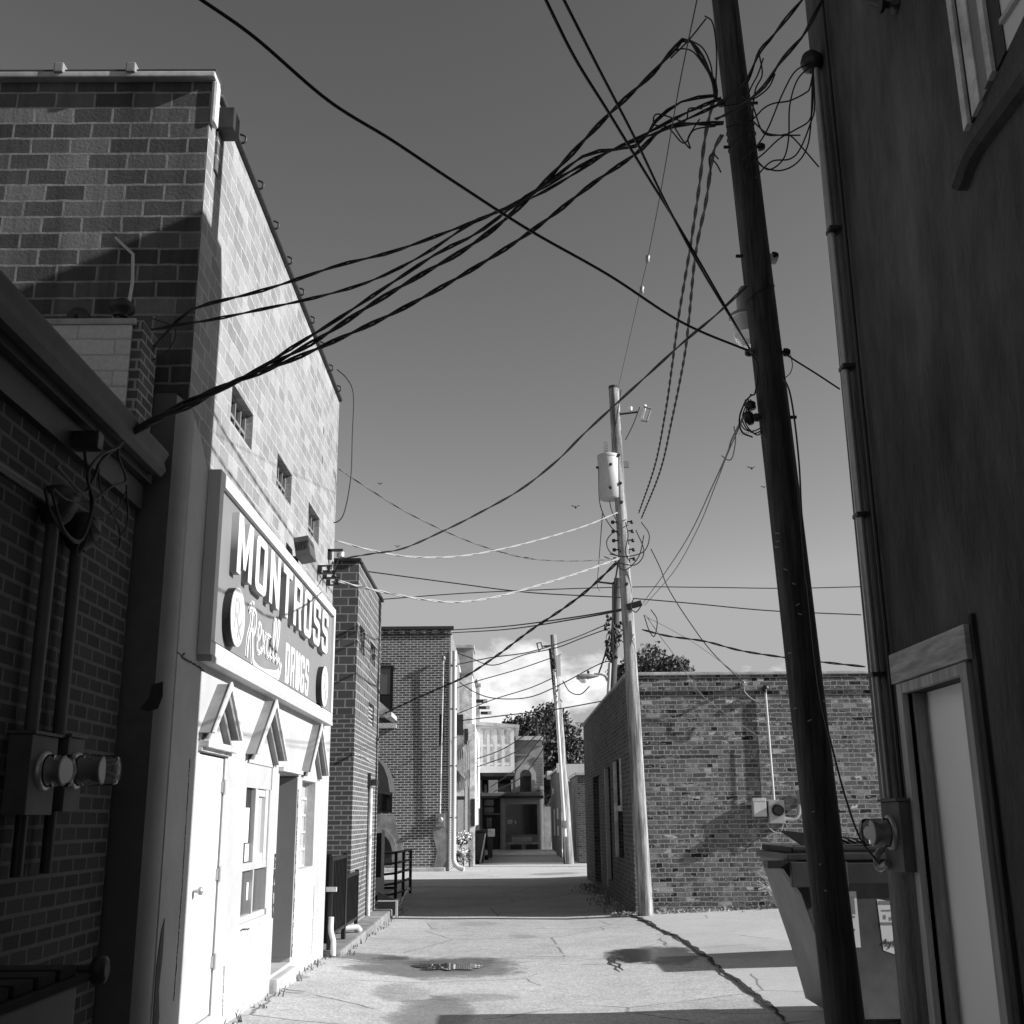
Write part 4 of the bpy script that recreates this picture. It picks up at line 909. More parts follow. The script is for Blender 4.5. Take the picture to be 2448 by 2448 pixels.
mb=MB(); a,b,c,d=wC; mb.box(a,b,YO+.1,YO+.12,c,d); mb.build('slot_window','black_metal',OB)
# patched arch render low on the wall
a0=PY(905,1950,YO); a1=PY(972,2070,YO)
mb=MB(); mb.prism([(a0.x-.6,YO,.15),(a0.x-.6,YO,a0.z+.1),(a0.x+.5,YO,a0.z),(a0.x+.62,YO,1.2),(a1.x-.1,YO,.7),(a1.x-.15,YO,.15)],(0,-.015,0)); mb.build('patched_render','patched_render',OB)
mb=MB(); n=10
c0=PY(900,2040,YO); 
for i in range(n):
    t0=math.pi/2*i/n; t1=math.pi/2*(i+1)/n; f=lambda t,r:(c0.x+r*math.sin(t)*.8,YO-.016,c0.z+r*math.cos(t))
    mb.prism([f(t0,.62),f(t1,.62),f(t1,.8),f(t0,.8)],(0,-.05,0))
mb.build('basement_arch','patched_render',OB)
mb=MB(); mb.prism([(c0.x-.6,YO-.016,.2)]+[(c0.x+.60*math.sin(t)*.8,YO-.016,c0.z+.6*math.cos(t)) for t in [math.pi/2*i/8 for i in range(9)]]+[(c0.x+.5,YO-.016,.2)],(0,-.004,0)); mb.build('basement_void','black_metal',OB)
b0=PY(1030,1945,YO); b1=PY(1072,2070,YO)
mb=MB(); mb.prism([(b1.x,YO,.02),(b1.x,YO,b0.z+.1),(b1.x-.22,YO,b0.z),(b0.x+.05,YO,1.25),(b0.x+.2,YO,.6),(b0.x+.1,YO,.02)],(0,-.02,0)); mb.build('corner_render','patched_render',OB)
mb=MB(); mb.box(-5.5,PY(1065,2078,YO).x,YO-.25,YO-.0,-.05,.12); mb.build('rubble_footing','coping',OB,bevel=.04)
# meter+mast on old brick
q=PY(1052,1961,YO); T=thing('electric_meter','round meter on grey box with thin mast on the old brick wall','electric meter',(q.x,YO,q.z-.3),'electric meters on the alley walls')
mb=MB(); mb.box(q.x-.14,q.x+.14,YO-.12,YO-.002,q.z-.2,q.z+.2); mb.build('socket_box','grey_metal',T,bevel=.01)
mb=MB(); lathe(mb,(q.x+.02,YO-.12,q.z+.02),(0,-1,0),[(.09,0),(.085,.08),(.05,.1)],18); mb.build('dial','galvanised',T)
q2=PY(1061,1560,YO); mb=MB(); mb.tube([(q.x,YO-.1,q.z+.2),(q2.x,YO-.14,q2.z-.25)],.022,8); mb.build('mast','old_white_paint',T)
mb=MB(); lathe(mb,(q2.x,YO-.14,q2.z-.27),(0,0,1),[(.05,0),(.08,.05),(.05,.12)],10); mb.build('weatherhead','grey_metal',T)
# downspout
q=PY(1083,1560,YO+.1); T=thing('downspout','white downspout running down the corner of the old brick building','downspout',(q.x,YO,.1))
q3=PY(1083,2075,YO-.1)
mb=MB(); xs_=xe+.13
mb.tube([(xs_,YO+.02,PY(1083,1556,YO).z),(xs_,YO+.02,.42)],.075,10); mb.tube(catmull([(xs_,YO+.02,.45),(xs_+.02,YO+.0,.28),(xs_+.14,YO-.05,.12),(xs_+.34,YO-.1,.06)],6),.075,10); mb.build('pipe','white_paint',T)
for z in (1.6,3.2,5.0,6.4): mb=MB(); mb.box(xe+.001,xs_+.09,YO-.04,YO+.02-.0,z,z+.05); mb.build('strap','grey_metal',T)
mb=MB(); mb.box(xe-.05,xe+.004,YO-.012,YO+.3,0,6.9); mb.build('corner_board','white_paint',T)
# awnings from the recessed left building
SB=thing('recessed_building','brick building set back on the left carrying the awnings','building',(-6,28,0))
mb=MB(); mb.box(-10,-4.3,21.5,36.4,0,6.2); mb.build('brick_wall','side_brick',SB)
for (lab,p,mat,nm) in (('pale flat sloping canopy edge jutting out high beside the old brick wall',[(880,1662),(905,1675),(936,1702),(936,1712),(925,1716),(905,1704),(880,1690)],'old_white_paint','canopy'),('dark curved fabric awning over the lower window beside the old brick wall',[(890,1812),(906,1818),(918,1835),(927,1860),(932,1893),(922,1894),(918,1898),(905,1892),(890,1892)],'awning_cloth','awning')):
    Y=31.0; c=PY(*p[2],Y)
    T=thing(nm,lab,'awning',(-4.3,Y,c.z))
    P=[PY(x,y,Y) for x,y in p]; P[0].x=-4.299; P[-1].x=-4.299
    mb=MB(); mb.prism(P,(0,1.6,0)); mb.build('cover',mat,T)

# ------------------------------------------------------------------ row beyond
XC=PY(1128,1700,43.6).x
RC=thing('painted_building','tall pale painted building with dark brick chimney block behind the old brick corner','building',(-5,47,0))
yc=44.2
qa=PY(1086,1612,yc); qb=PY(1129,1612,yc)
mb=MB(); mb.box(-9,qb.x,yc,50,0,qa.z); mb.build('painted_wall','peeling_wall',RC)
zt2=PY(1120,1550,yc).z
mb=MB(); mb.box(qa.x-2,qb.x+.03,yc-.04,yc+1.6,qa.z+.001,zt2); mb.build('brick_block','far_wall',RC)
mb=MB(); mb.box(qa.x-2.05,qb.x+.08,yc-.1,yc+1.7,zt2,zt2+.14); mb.build('block_cap','coping',RC,bevel=.02)
mb=MB(); a=PY(1089,1560,yc-.2); b=PY(1099,1608,yc-.2); mb.tube([a,b],.06,6); mb.build('brace','old_white_paint',RC)
# step blocks and finial
T=thing('finial_chimney','ornate pale chimney rising behind the painted building','chimney',(PY(1141,1660,52).x,52,6))
a=PY(1134,1720,52); b=PY(1147,1640,52)
mb=MB(); mb.box(a.x,b.x,52,52.6,a.z-1.5,b.z); mb.build('shaft','peeling_wall',T)
mb=MB(); mb.box(a.x-.05,b.x+.05,51.95,52.65,b.z,b.z+.12); lathe(mb,((a.x+b.x)/2,52.3,b.z+.12),(0,0,1),[(.12,0),(.14,.1),(.04,.25)],10); mb.build('cap','coping',T)
for i,(x0,y0,x1,y1) in enumerate(((1136,1672,1165,1679),(1145,1688,1171,1694),(1149,1701,1175,1707))):
    a=PY(x0,y0,51.5+.3*i); b=PY(x1,y1,51.5+.3*i)
    T=thing('stair_tread',('topmost','middle','lowest')[i]+' of three dark roof stair treads against the clouds','stair tread',(a.x,51.5,b.z),'roof stair treads')
    mb=MB(); mb.box(a.x,b.x-.18,51.5+.3*i,51.8+.3*i,b.z,a.z); mb.build('tread','dark_metal',T); mb=MB(); mb.box(b.x-.18,b.x,51.49+.3*i,51.81+.3*i,b.z,a.z+.01); mb.build('tread_end','mid_grey',T)
# white framed porch
PB=thing('enclosed_porch','white timber framed enclosed upper porch with weathered panels over the far end of the alley','porch',(-.5,50,3.7))
YP=50.0; p0=PY(1128,1832,YP); p1=PY(1229,1832,YP); top0=PY(1130,1718,YP); top1=PY(1229,1732,YP)
mb=MB(); mb.prism([(p0.x-2.5,YP,p0.z),(p1.x,YP,p0.z),(p1.x,YP,top1.z-.1),(p0.x-2.5,YP,top0.z-.1)],(0,5.5,0)); mb.build('panel_wall','peeling_wall',PB)
mb=MB(); mb.prism([(p0.x-2.5,YP-.15,top0.z-.1),(p1.x+.25,YP-.15,top1.z-.16),(p1.x+.25,YP-.15,top1.z-.02),(p0.x-2.5,YP-.15,top0.z+.06)],(0,5.8,0)); mb.build('roof','coping',PB)
mb=MB(); mb.box(p0.x-2.5,p1.x+.02,YP-.08,YP+.05,p0.z-.28,p0.z); mb.build('floor_beam','white_paint',PB)
mb=MB(); mb.box(p0.x-2.5,p1.x,YP+.1,YP+5.5,p0.z-.42,p0.z-.29); mb.build('underside','dark_wood',PB)
for px in (1136,1152,1168,1186,1203,1224):
    a=PY(px-4,1740,YP); b=PY(px+(5 if px==1224 else 3),1740,YP); mb=MB(); mb.box(a.x,b.x,YP-.05,YP-.001,p0.z+.0,top1.z-.22); mb.build('stud','white_paint',PB)
for py in (1738,1782,1826): a=PY(1136,py,YP); mb=MB(); mb.box(p0.x-.1,p1.x,YP-.04,YP-.002,a.z-.07,a.z+.04); mb.build('cross_rail','white_paint',PB)
mb=MB()
for (x0,y0,x1,y1) in ((1149,1742,1163,1779),(1186,1742,1200,1778),(1206,1745,1220,1779),(1205,1795,1219,1822),(1150,1787,1163,1822),(1171,1787,1183,1822),(1187,1787,1200,1822)):
    a=PY(x0,y0,YP); b=PY(x1,y1,YP); mb.box(a.x,b.x,YP-.012,YP-.001,b.z,a.z)
mb.build('weathered_panel','old_white_paint',PB)
a=PY(1132,1740,YP); b=PY(1137,1778,YP); mb=MB(); mb.box(a.x,b.x,YP-.06,YP-.051,b.z,a.z); mb.build('shutter','dark_metal',PB)
# cluttered side walls along the left alley edge (Y 40-50)
LW=thing('patched_side_wall','pale patched side wall with blocked windows along the left of the far alley','building',(-1.6,41,0))
# the lower painted wall facing the camera beside the downspout, with boards and window
YQ=41.0; a=PY(1090,1990,YQ); b=PY(1136,1990,YQ)
mb=MB(); mb.box(-5,b.x-.02,YQ+.0,50,0,PY(1100,1730,YQ).z); mb.build('wall','peeling_wall',LW)
for (x0,y0,x1,y1,mat,nm) in ((1092,1622+86,1107,1757,'dark_metal','dark_panel'),(1092,1770,1106,1812,'far_wall','brick_patch'),(1110,1742,1119,1778,'dark_metal','duct'),(1092,1905,1110,1912,'dark_metal','lintel'),(1094,1912,1108,1990,'mid_grey','boarded_window'),(1090,1845,1110,1903,'old_white_paint','boarded_window'),(1112,1860,1118,1990,'white_paint','pipe'),(1120,1840,1123,1990,'grey_metal','pipe'),(1126,1910,1135,1975,'dark_metal','dark_panel')):
    A=PY(x0,y0,YQ-.06); B=PY(x1,y1,YQ-.06); mb=MB(); mb.box(A.x,B.x,YQ-.06,YQ-.001,B.z,A.z); mb.build(nm,mat,LW)
mb=MB(); mb.prism([PY(1091,1839,YQ-.3),PY(1093,1833,YQ-.3),PY(1113,1856,YQ-.3),PY(1110,1862,YQ-.3)],(0,.29,0)); mb.build('lean_to_hood','coping',LW)
mb=MB(); rnd=random.Random(11)
for k in range(7): mb.tube([PY(1092+k*5,1760+rnd.randint(0,40),YQ-.1),PY(1094+k*5,1830+rnd.randint(0,60),YQ-.1)],.02,5)
mb.build('conduits','grey_metal',LW)
# flower planter
PL=thing('flower_planter','leafy potted plants with white flowers beside the downspout','plant',(-1.3,39.2,0))
q0=PY(1090,2045,39.2); q1=PY(1126,2045,39.2)
mb=MB(); mb.box(q0.x,q1.x,39.1,39.5,PY(1100,2048,39.2).z,PY(1100,2040,39.2).z); 
for x in (q0.x+.05,q1.x-.05,(q0.x+q1.x)/2): mb.box(x-.02,x+.02,39.2,39.24,0.0,PY(1100,2048,39.2).z)
mb.build('stand','dark_wood',PL)
mb=MB(); lathe(mb,PY(1107,2052,39.15),(0,0,1),[(.10,0),(.13,.16)],12); mb.build('pot','mid_grey',PL)
mb=MB(); mb.box(q1.x-.1,q1.x+.06,39.5,39.6,0,PY(1100,1990,39.2).z); mb.build('back_board','coping',PL)
def leaves(mb,c,r,n,size,rnd,flat=1.0):
    for _ in range(n):
        while True:
            d=Vector((rnd.uniform(-1,1),rnd.uniform(-1,1),rnd.uniform(-1,1)))
            if .25<d.length<1: break
        p=Vector(c)+Vector((d.x*r[0],d.y*r[1],d.z*r[2]))
        n1=Vector((rnd.uniform(-1,1),rnd.uniform(-1,1),rnd.uniform(-.3,1))).normalized(); u=n1.orthogonal().normalized(); w=n1.cross(u); s=size*rnd.uniform(.6,1.3)
        mb.face([p-u*s-w*s*.2,p+w*s*.6,p+u*s-w*s*.1,p-w*s*.6])
rnd=random.Random(21); mb=MB()
leaves(mb,PY(1105,2005,39.1),(.32,.25,.24),260,.045,rnd); leaves(mb,PY(1105,2045,39.1),(.36,.2,.30),240,.04,rnd); mb.build('foliage','leaf_mid',PL)
mb=MB(); leaves(mb,PY(1108,2000,38.9),(.28,.15,.2),110,.035,rnd); leaves(mb,PY(1108,2035,38.9),(.16,.1,.08),50,.04,rnd); mb.build('flowers','petal',PL)
# wheelie bins
def bin_(lab,x0,y0,x1,y1,Y,dep,lidmat='rubber_lid'):
    a=PY(x0,y0,Y); b=PY(x1,y1,Y); T=thing('waste_bin',lab,'waste bin',((a.x+b.x)/2,Y+dep/2,0),'waste bins in the far alley')
    mb=MB(); w=b.x-a.x; mb.prism([(a.x,Y,.08),(b.x-.1*w,Y,.08),(b.x,Y,a.z),(a.x-.02,Y,a.z)],(0,dep,0)); mb.build('bin_body','dumpster_dark',T,bevel=.01)
    mb=MB(); mb.prism([(a.x-.12,Y-.03,a.z+.01),(b.x+.04,Y-.03,a.z+.01),(b.x+.02,Y-.03,a.z+.13),(a.x-.1,Y-.03,a.z+.06)],(0,dep+.06,0)); mb.build('lid',lidmat,T,bevel=.01)
    for y in (Y+.15,Y+dep-.15): mb=MB(); lathe(mb,(b.x-.25,y,.09),(0,1,0),[(.09,-.03),(.09,.03)],12); mb.build('wheel','rubber_lid',T)
    return T
TBn=bin_('big dark waste bin with sloped lid and pale diagonal bar in the far alley',1126,1992,1160,2066,41.8,1.4)
mb=MB(); mb.tube([PY(1161,1992,41.7),PY(1148,2062,41.7)],.03,6); mb.build('lift_bar','galvanised',TBn)
T=bin_('small dark waste bin with white lid box standing behind the big bin',1166,1996,1178,2055,45.5,1.0)
mb=MB(); a=PY(1166,1990,45.4); b=PY(1183,2000,45.4); mb.box(a.x,b.x,45.4,46.2,b.z,a.z+.12); mb.build('white_box','old_white_paint',T,bevel=.01)

# ------------------------------------------------------------------ shop at the end
YS=56.5
SH=thing('shop_building','ornate two-storey shop with arched window and large display window closing the alley','building',(0,58,0))
e0=PY(1140,2033,YS); e1=PY(1303,2033,YS); ztop=PY(1290,1782,YS).z; x9=PY(1299,1800,YS).x
wAr=rY(1243,1855,1270,1893,YS); wL=rY(1190,1855,1221,1893,YS); wL2=rY(1153,1855,1166,1893,YS); wD=rY(1210,1923,1285,1995,YS); dD=rY(1153,1908,1196,2030,YS)
mb=MB(); wall(mb,'y',YS,-4,x9,0,ztop,[wAr,wL,wL2,wD,dD],depth=.3,sgn=-1); wall(mb,'x',x9,YS,66,0,ztop); mb.face([(-4,YS,ztop),(x9,YS,ztop),(x9,66,ztop),(-4,66,ztop)]); mb.build('facade','far_wall',SH)
n=14; cx=(wAr[0]+wAr[1])/2; hw=(wAr[1]-wAr[0])/2
mb=MB(); mb.prism([(cx+hw*math.cos(math.pi*i/n),YS-.012,wAr[3]+hw*math.sin(math.pi*i/n)) for i in range(n+1)],(0,.01,0)); mb.build('fanlight','grey_glass',SH)
mb=MB()
for i in range(n):
    f=lambda k,r:(cx+r*math.cos(math.pi*k/n),YS-.08,wAr[3]+r*math.sin(math.pi*k/n)); mb.prism([f(i,hw+.02),f(i+1,hw+.02),f(i+1,hw+.24),f(i,hw+.24)],(0,.079,0))
mb.box(cx-hw-.24,cx-hw-.02,YS-.08,YS-.001,wAr[2],wAr[3]); mb.box(cx+hw+.02,cx+hw+.24,YS-.08,YS-.001,wAr[2],wAr[3]); mb.build('arch_surround','mid_grey',SH,bevel=.01)
for (a,b,c,d) in (wAr,wL,wL2): 
    mb=MB(); mb.box(a,b,YS+.12,YS+.14,c,d); mb.build('window_pane','dark_glass',SH); mb=MB(); mb.box(a,b,YS+.08,YS+.11,(c+d)/2-.02,(c+d)/2+.03); mb.box(a,a+.05,YS+.08,YS+.11,c,d); mb.box(b-.05,b,YS+.08,YS+.11,c,d); mb.build('sash','black_metal',SH)
for (x0,x1) in ((1168,1188),(1222,1235)):
    a=PY(x0,1850,YS); b=PY(x1,1896,YS); mb=MB(); mb.box(a.x,b.x,YS-.06,YS-.001,b.z,a.z); mb.build('upper_pilaster','mid_grey',SH)
for (x0,y0,x1,y1,mat,nm,pr) in ((1232,1761,1298,1770,'coping','cornice',.28),(1230,1772,1295,1784,'grey_paint','frieze',.12),(1230,1803,1266,1807,'grey_paint','string_course',.10),(1272,1880,1299,1888,'coping','sill_course',.12),(1150,1896,1299,1902,'grey_paint','sill_course',.10),(1148,1904,1299,1908,'black_metal','shop_cornice',.22),(1199,1905,1209,2034,'mid_grey','pilaster',.12),(1288,1905,1298,2034,'mid_grey','pilaster',.12),(1210,1908,1286,1922,'mid_grey','transom_panel',.02),(1210,1996,1286,2012,'grey_paint','bulkhead',.03),(1224,2001,1271,2012,'coping','bulkhead_panel',.06),(1220,2015,1247,2032,'dark_metal','cellar_grille',.05),(1257,2015,1286,2032,'dark_metal','cellar_grille',.05),(1291,1890,1297,1904,'coping','bracket',.14),(1205,2014,1290,2018,'coping','bulkhead_ledge',.10)):
    a=PY(x0,y0,YS); b=PY(x1,y1,YS); mb=MB(); mb.box(a.x,b.x,YS-pr,YS-.001,b.z,a.z); mb.build(nm,mat,SH,bevel=.008)
mb=MB()
for k in range(12):
    y=1810+k*6.2; x0=1279 if k%2 else 1275; a=PY(x0,y,YS); b=PY(1298,y+4.2,YS); mb.box(a.x,b.x,YS-.05,YS-.001,b.z,a.z)
mb.build('quoins','grey_paint',SH,bevel=.006)
a,b,c,d=wD; mb=MB(); mb.box(a,b,YS+.15,YS+.17,c,d); mb.build('display_glass','dark_glass',SH)
mb=MB(); p=PY(1212,1959,YS+.1); p2=PY(1225,1970,YS+.1); mb.box(p.x,p2.x,YS+.12,YS+.14,p2.z,p.z); p=PY(1230,1962,YS+.1); mb.box(p.x,p.x+.1,YS+.12,YS+.14,p.z-.15,p.z); mb.build('window_card','paper',SH)
a,b,c,d=dD; mb=MB(); mb.box(a,b,YS+.25,YS+.29,c,d); mb.build('shop_door','dark_wood',SH); mb=MB()
for (x0,y0,x1,y1) in ((1157,1912,1180,1926),(1157,1930,1180,1943),(1163,1955,1176,1985)):
    p=PY(x0,y0,YS+.24); q=PY(x1,y1,YS+.24); mb.box(p.x,q.x,YS+.235,YS+.249,q.z,p.z)
mb.build('door_pane','grey_glass',SH)
mb=MB(); p=PY(1157,1945,YS+.2); q=PY(1197,1947,YS+.2); mb.box(p.x,q.x,YS+.2,YS+.234,q.z,p.z); mb.build('door_rail','mid_grey',SH)
T=thing('roof_finial','small dark stovepipe on the shop roof','chimney',(PY(1284,1740,58).x,58,ztop)); p=PY(1284,1728,58); mb=MB(); mb.tube([(p.x,58,ztop),(p.x,58,p.z)],.06,8); lathe(mb,(p.x,58,p.z),(0,0,1),[(.05,0),(.12,.05),(.12,.15),(.04,.2)],10); mb.build('pipe','dark_metal',T)

# ------------------------------------------------------------------ right far buildings
HB=thing('far_side_building','dark sided low building with white parapet on the right of the far alley','building',(4,52,0))
xh=PY(1344,1900,46.5).x; zh=PY(1390,1826,46.5).z
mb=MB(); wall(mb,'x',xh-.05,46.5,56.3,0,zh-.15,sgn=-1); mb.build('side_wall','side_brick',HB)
mb=MB(); mb.box(xh,9,46.5,46.8,0,zh); mb.build('white_parapet','white_paint',HB)
mb=MB(); mb.box(xh-.12,xh+.1,46.45,56.3,zh-.149,zh-.05); mb.build('side_coping','coping',HB,bevel=.02)
mb=MB(); mb.box(xh-.2,xh+.0,46.4,46.75,zh-.35,zh+.03); mb.box(xh-.25,xh,55.9,56.3,zh-.3,zh+.1); mb.build('end_cap','white_paint',HB,bevel=.03)
mb=MB()
for (x0,y0,x1,y1) in ((1324,1935,1328,1998),(1332,1932,1335,1958),(1333,1975,1336,1998),(1321,1885,1324,1898)):
    p=PX(x0,y0,xh-.055); q=PX(x1,y1,xh-.055); mb.box(xh-.07,xh-.051,q.y,p.y,q.z,p.z)
mb.build('pale_pipes','mid_grey',HB)
mb=MB(); mb.box(x9+.02,xh-.06,56.9,57.2,0,PY(1310,1928,57).z); tag(mb.build('end_wall','far_wall'),'low plain wall closing the gap between the shop and the side building','wall')
GB=thing('small_brick_building','small one-storey brick building with arched side opening before the white parapet','building',(4,43.5,0))
xg=PY(1381,1900,41.5).x; zg=PY(1400,1853,41.5).z
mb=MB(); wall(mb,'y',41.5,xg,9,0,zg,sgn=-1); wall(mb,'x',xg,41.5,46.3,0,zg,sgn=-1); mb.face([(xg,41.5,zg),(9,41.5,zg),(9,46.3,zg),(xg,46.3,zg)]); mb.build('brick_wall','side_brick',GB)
mb=MB(); mb.box(xg-.06,9,41.42,41.75,zg+.001,zg+.10); mb.box(xg-.06,xg+.2,41.75,46.3,zg+.001,zg+.10); mb.build('coping','mid_grey',GB,bevel=.01)
mb=MB(); mb.box(xg-.01,xg-.0005,43.2,44.6,.1,2.7); mb.build('side_door','dark_metal',GB)

# low old brick building on the right
LBd=thing('low_brick_building','low weathered brick building with patchy bricks and flat parapet behind the pale pole','building',(7,25,0))
XW=2.17; YW=19.4; YEd=30.6; zL=3.97
def hX(x0,y0,x1,y1): P=PX(x0,y0,XW); Q_=PX(x1,y1,XW); return (min(P.y,Q_.y),max(P.y,Q_.y),min(P.z,Q_.z),max(P.z,Q_.z))
s1=(PX(1487,1900,XW).y,PX(1471,1900,XW).y,PX(1480,2050,XW).z,PX(1480,1815,XW).z)
s2=(PX(1460,1900,XW).y,PX(1448,1900,XW).y,PX(1452,2100,XW).z,PX(1452,1835,XW).z)
s3=(PX(1434,1900,XW).y,PX(1418,1900,XW).y,.12,PX(1426,1855,XW).z)
mb=MB(); wall(mb,'y',YW,XW,14,0,3.80,sgn=-1,holes=[]); wall(mb,'y',YW,XW,14,3.80,zL,sgn=-1); mb.face([(XW,YEd,0),(14,YEd,0),(14,YEd,zL),(XW,YEd,zL)]); mb.face([(XW,YW,zL-.1),(14,YW,zL-.1),(14,YEd,zL-.1),(XW,YEd,zL-.1)]); mb.build('front_wall','old_brick',LBd)
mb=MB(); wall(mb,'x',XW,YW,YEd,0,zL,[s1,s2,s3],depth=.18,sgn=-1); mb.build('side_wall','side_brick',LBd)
mb=MB(); mb.box(XW-.04,14.02,YW-.05,YW+.25,zL+.001,zL+.055); mb.box(XW-.05,XW+.2,YW+.25,YEd,zL+.001,zL+.055); mb.build('coping','coping',LBd,bevel=.012)
mb=MB(); mb.box(XW-.01,14,YW-.035,YW-.001,3.70,3.73); mb.box(XW-.005,14,YW-.02,YW-.001,3.731,3.90); mb.build('band_course','old_brick',LBd)
for h in (s1,s2,s3):
    a,b,c,d=h; mb=MB(); mb.box(XW+.12,XW+.14,a,b,c,d); mb.build('door_panel' if h is s3 else 'window_pane','black_metal' if h is s3 else 'dark_glass',LBd)
mb=MB(); a,b,c,d=s1; mb.box(XW-.03,XW+.03,b-.1,b+.02,c,d); mb.box(XW-.03,XW+.03,a,a+.05,(c+d)/2-.03,d); mb.box(XW-.02,XW+.03,a+.05,b-.1,(c+d)/2-.05,(c+d)/2+.05); mb.build('window_frame','old_white_paint',LBd)
mb=MB(); a,b,c,d=s2; mb.box(XW-.02,XW+.06,b-.1,b,.2,d); mb.build('window_frame','mid_grey',LBd)
# meter group on low building
q=PY(1857,1940,YW-.1); T=thing('electric_meter','pale round electric meter with tall white mast on the patchy low brick wall','electric meter',(q.x,YW,1.3),'electric meters on the alley walls')
mb=MB(); mb.box(q.x-.14,q.x+.13,YW-.13,YW-.002,q.z-.19,q.z+.19); mb.build('socket_box','galvanised',T,bevel=.01)
mb=MB(); lathe(mb,(q.x+.01,YW-.13,q.z+.02),(0,-1,0),[(.10,0),(.095,.03),(.085,.10),(.05,.12)],20); mb.build('dial','clear_cover',T)
mb=MB(); lathe(mb,(q.x+.01,YW-.131,q.z+.02),(0,-1,0),[(.07,0),(.068,.06)],20); mb.build('dial_face','dark_metal',T)
tpm=PY(1832,1650,YW-.12); mb=MB(); mb.tube([(q.x-.02,YW-.05,q.z+.19),(tpm.x,YW-.045,tpm.z)],.019,10); mb.build('mast','white_paint',T)
mb=MB(); lathe(mb,(tpm.x,YW-.06,tpm.z-.03),(.0,-.3,1),[(.03,0),(.06,.03),(.06,.09),(.03,.12)],12); mb.build('weatherhead','black_metal',T)
mb=MB(); mb.tube(catmull([(q.x+.13,YW-.07,q.z-.12),(q.x+.30,YW-.07,q.z-.12),(q.x+.38,YW-.08,q.z-.02),(q.x+.39,YW-.1,q.z+.12)],6),.035,10); mb.build('elbow_pipe','galvanised',T)
mb=MB(); c=Vector((q.x+.45,YW-.2,q.z+.22)); mb.prism([(c.x-.10,YW-.3,c.z-.1),(c.x-.06,YW-.3,c.z+.13),(c.x+.02,YW-.3,c.z+.08),(c.x+.16,YW-.3,c.z-.02),(c.x+.05,YW-.3,c.z-.08)],(0,.28,0)); mb.build('vent_hood','galvanised',T,bevel=.01)
q2=PY(1816,1930,YW-.1); T=thing('junction_box','small pale junction box left of the meter on the low brick wall','junction box',(q2.x,YW,q2.z-.15)); mb=MB(); mb.box(q2.x-.11,q2.x+.11,YW-.13,YW-.002,q2.z-.15,q2.z+.15); mb.build('box','transformer_paint',T,bevel=.012)
mb=MB(); mb.box(q2.x-.115,q2.x+.115,YW-.135,YW-.131,q2.z+.10,q2.z+.155); mb.build('lid','old_white_paint',T)
mb=MB(); mb.tube(catmull([(q2.x+.14,YW-.1,q2.z+.12),(q2.x+.2,YW-.12,q2.z-.1),(q2.x+.12,YW-.1,q2.z-.3),(q2.x+.3,YW-.1,q2.z-.42),(q2.x+.42,YW-.06,q2.z-.2)],6),.008,5); tag(mb.build('loose_wire','cable_pale'),'thin loose white wire looping under the low wall meter','cable')
q3=PY(1783,1633,YW-.15); T=thing('wall_insulator','white cable anchor near the top of the low brick wall','insulator',q3); mb=MB(); mb.tube([(q3.x,YW-.001,q3.z),(q3.x-.05,YW-.16,q3.z+.03)],.03,8); mb.build('anchor','porcelain',T)

# ------------------------------------------------------------------ poles
def pole(lab,base,top,r0,r1,mat,n=28,name='utility_pole'):
    T=thing(name,lab,'utility pole',base,'wooden utility poles'); mb=MB(); b=Vector(base); t_=Vector(top); P=[];rs=[]; segs=20
    for i in range(n+1):
        u=i/n; P.append(b.lerp(t_,u)+Vector((noise.noise((u*3,r0*9,1))*.02,noise.noise((u*3,5,1))*.02,0))); rs.append(r0+(r1-r0)*u)
    mb.tube(P,rs,segs); mb.build('shaft',mat,T); return T
# near pole P1
Y1=6.88
b1=PY(2021,2448,Y1); t1=PY(1733,-10,Y1); dr_=(t1-b1)/(t1.z-b1.z)
base=b1-dr_*(b1.z-g(b1.x,Y1)); top=b1+dr_*(8.6-b1.z)
P1=pole('dark leaning wooden pole in the right foreground tangled with cables',base,top,.114,.091,'dark_wood')
def onP1(z): return base+dr_*(z-base.z)
def zP1(py): return PY(1900,py,Y1).z
for (py,side) in ((355,1),(250,-1),(845,-1),(845,1),(1000,-1),(615,1)):
    z=zP1(py); c=onP1(z); mb=MB(); mb.tube([c+Vector((-.14,-.02,0)),c+Vector((.14,-.02,0))],.012,6); lathe(mb,c+Vector((side*.11,-.02,0)),(side,0,0),[(.03,0),(.03,.02),(.02,.04)],8); mb.build('bolt_clamp','black_metal',P1)
z=zP1(622); c=onP1(z); mb=MB(); mb.box(c.x+.085,c.x+.14,Y1-.04,Y1+.02,z-.02,z+.03); mb.build('small_bracket','mid_grey',P1)
for py in (300,315,340,705):
    z=zP1(py); c=onP1(z); mb=MB(); mb.tube([c+Vector((.1*math.cos(a),.1*math.sin(a),.06*math.cos(a))) for a in [math.pi*2*k/20 for k in range(21)]],.004,4); mb.build('wire_band','cable_black',P1)
rnd=random.Random(9)
for k in range(14):
    z=rnd.uniform(.9,3.6); c=onP1(z); a=rnd.uniform(-2.6,-.6); p=c+Vector((math.cos(a)*.112,math.sin(a)*.112,0)); mb=MB(); mb.box(p.x-.012,p.x+.012,p.y-.004,p.y+.004,p.z-.003,p.z+.003,rot=Matrix.Rotation(rnd.uniform(-.6,.6),3,'Y')); mb.build('staple','galvanised',P1)
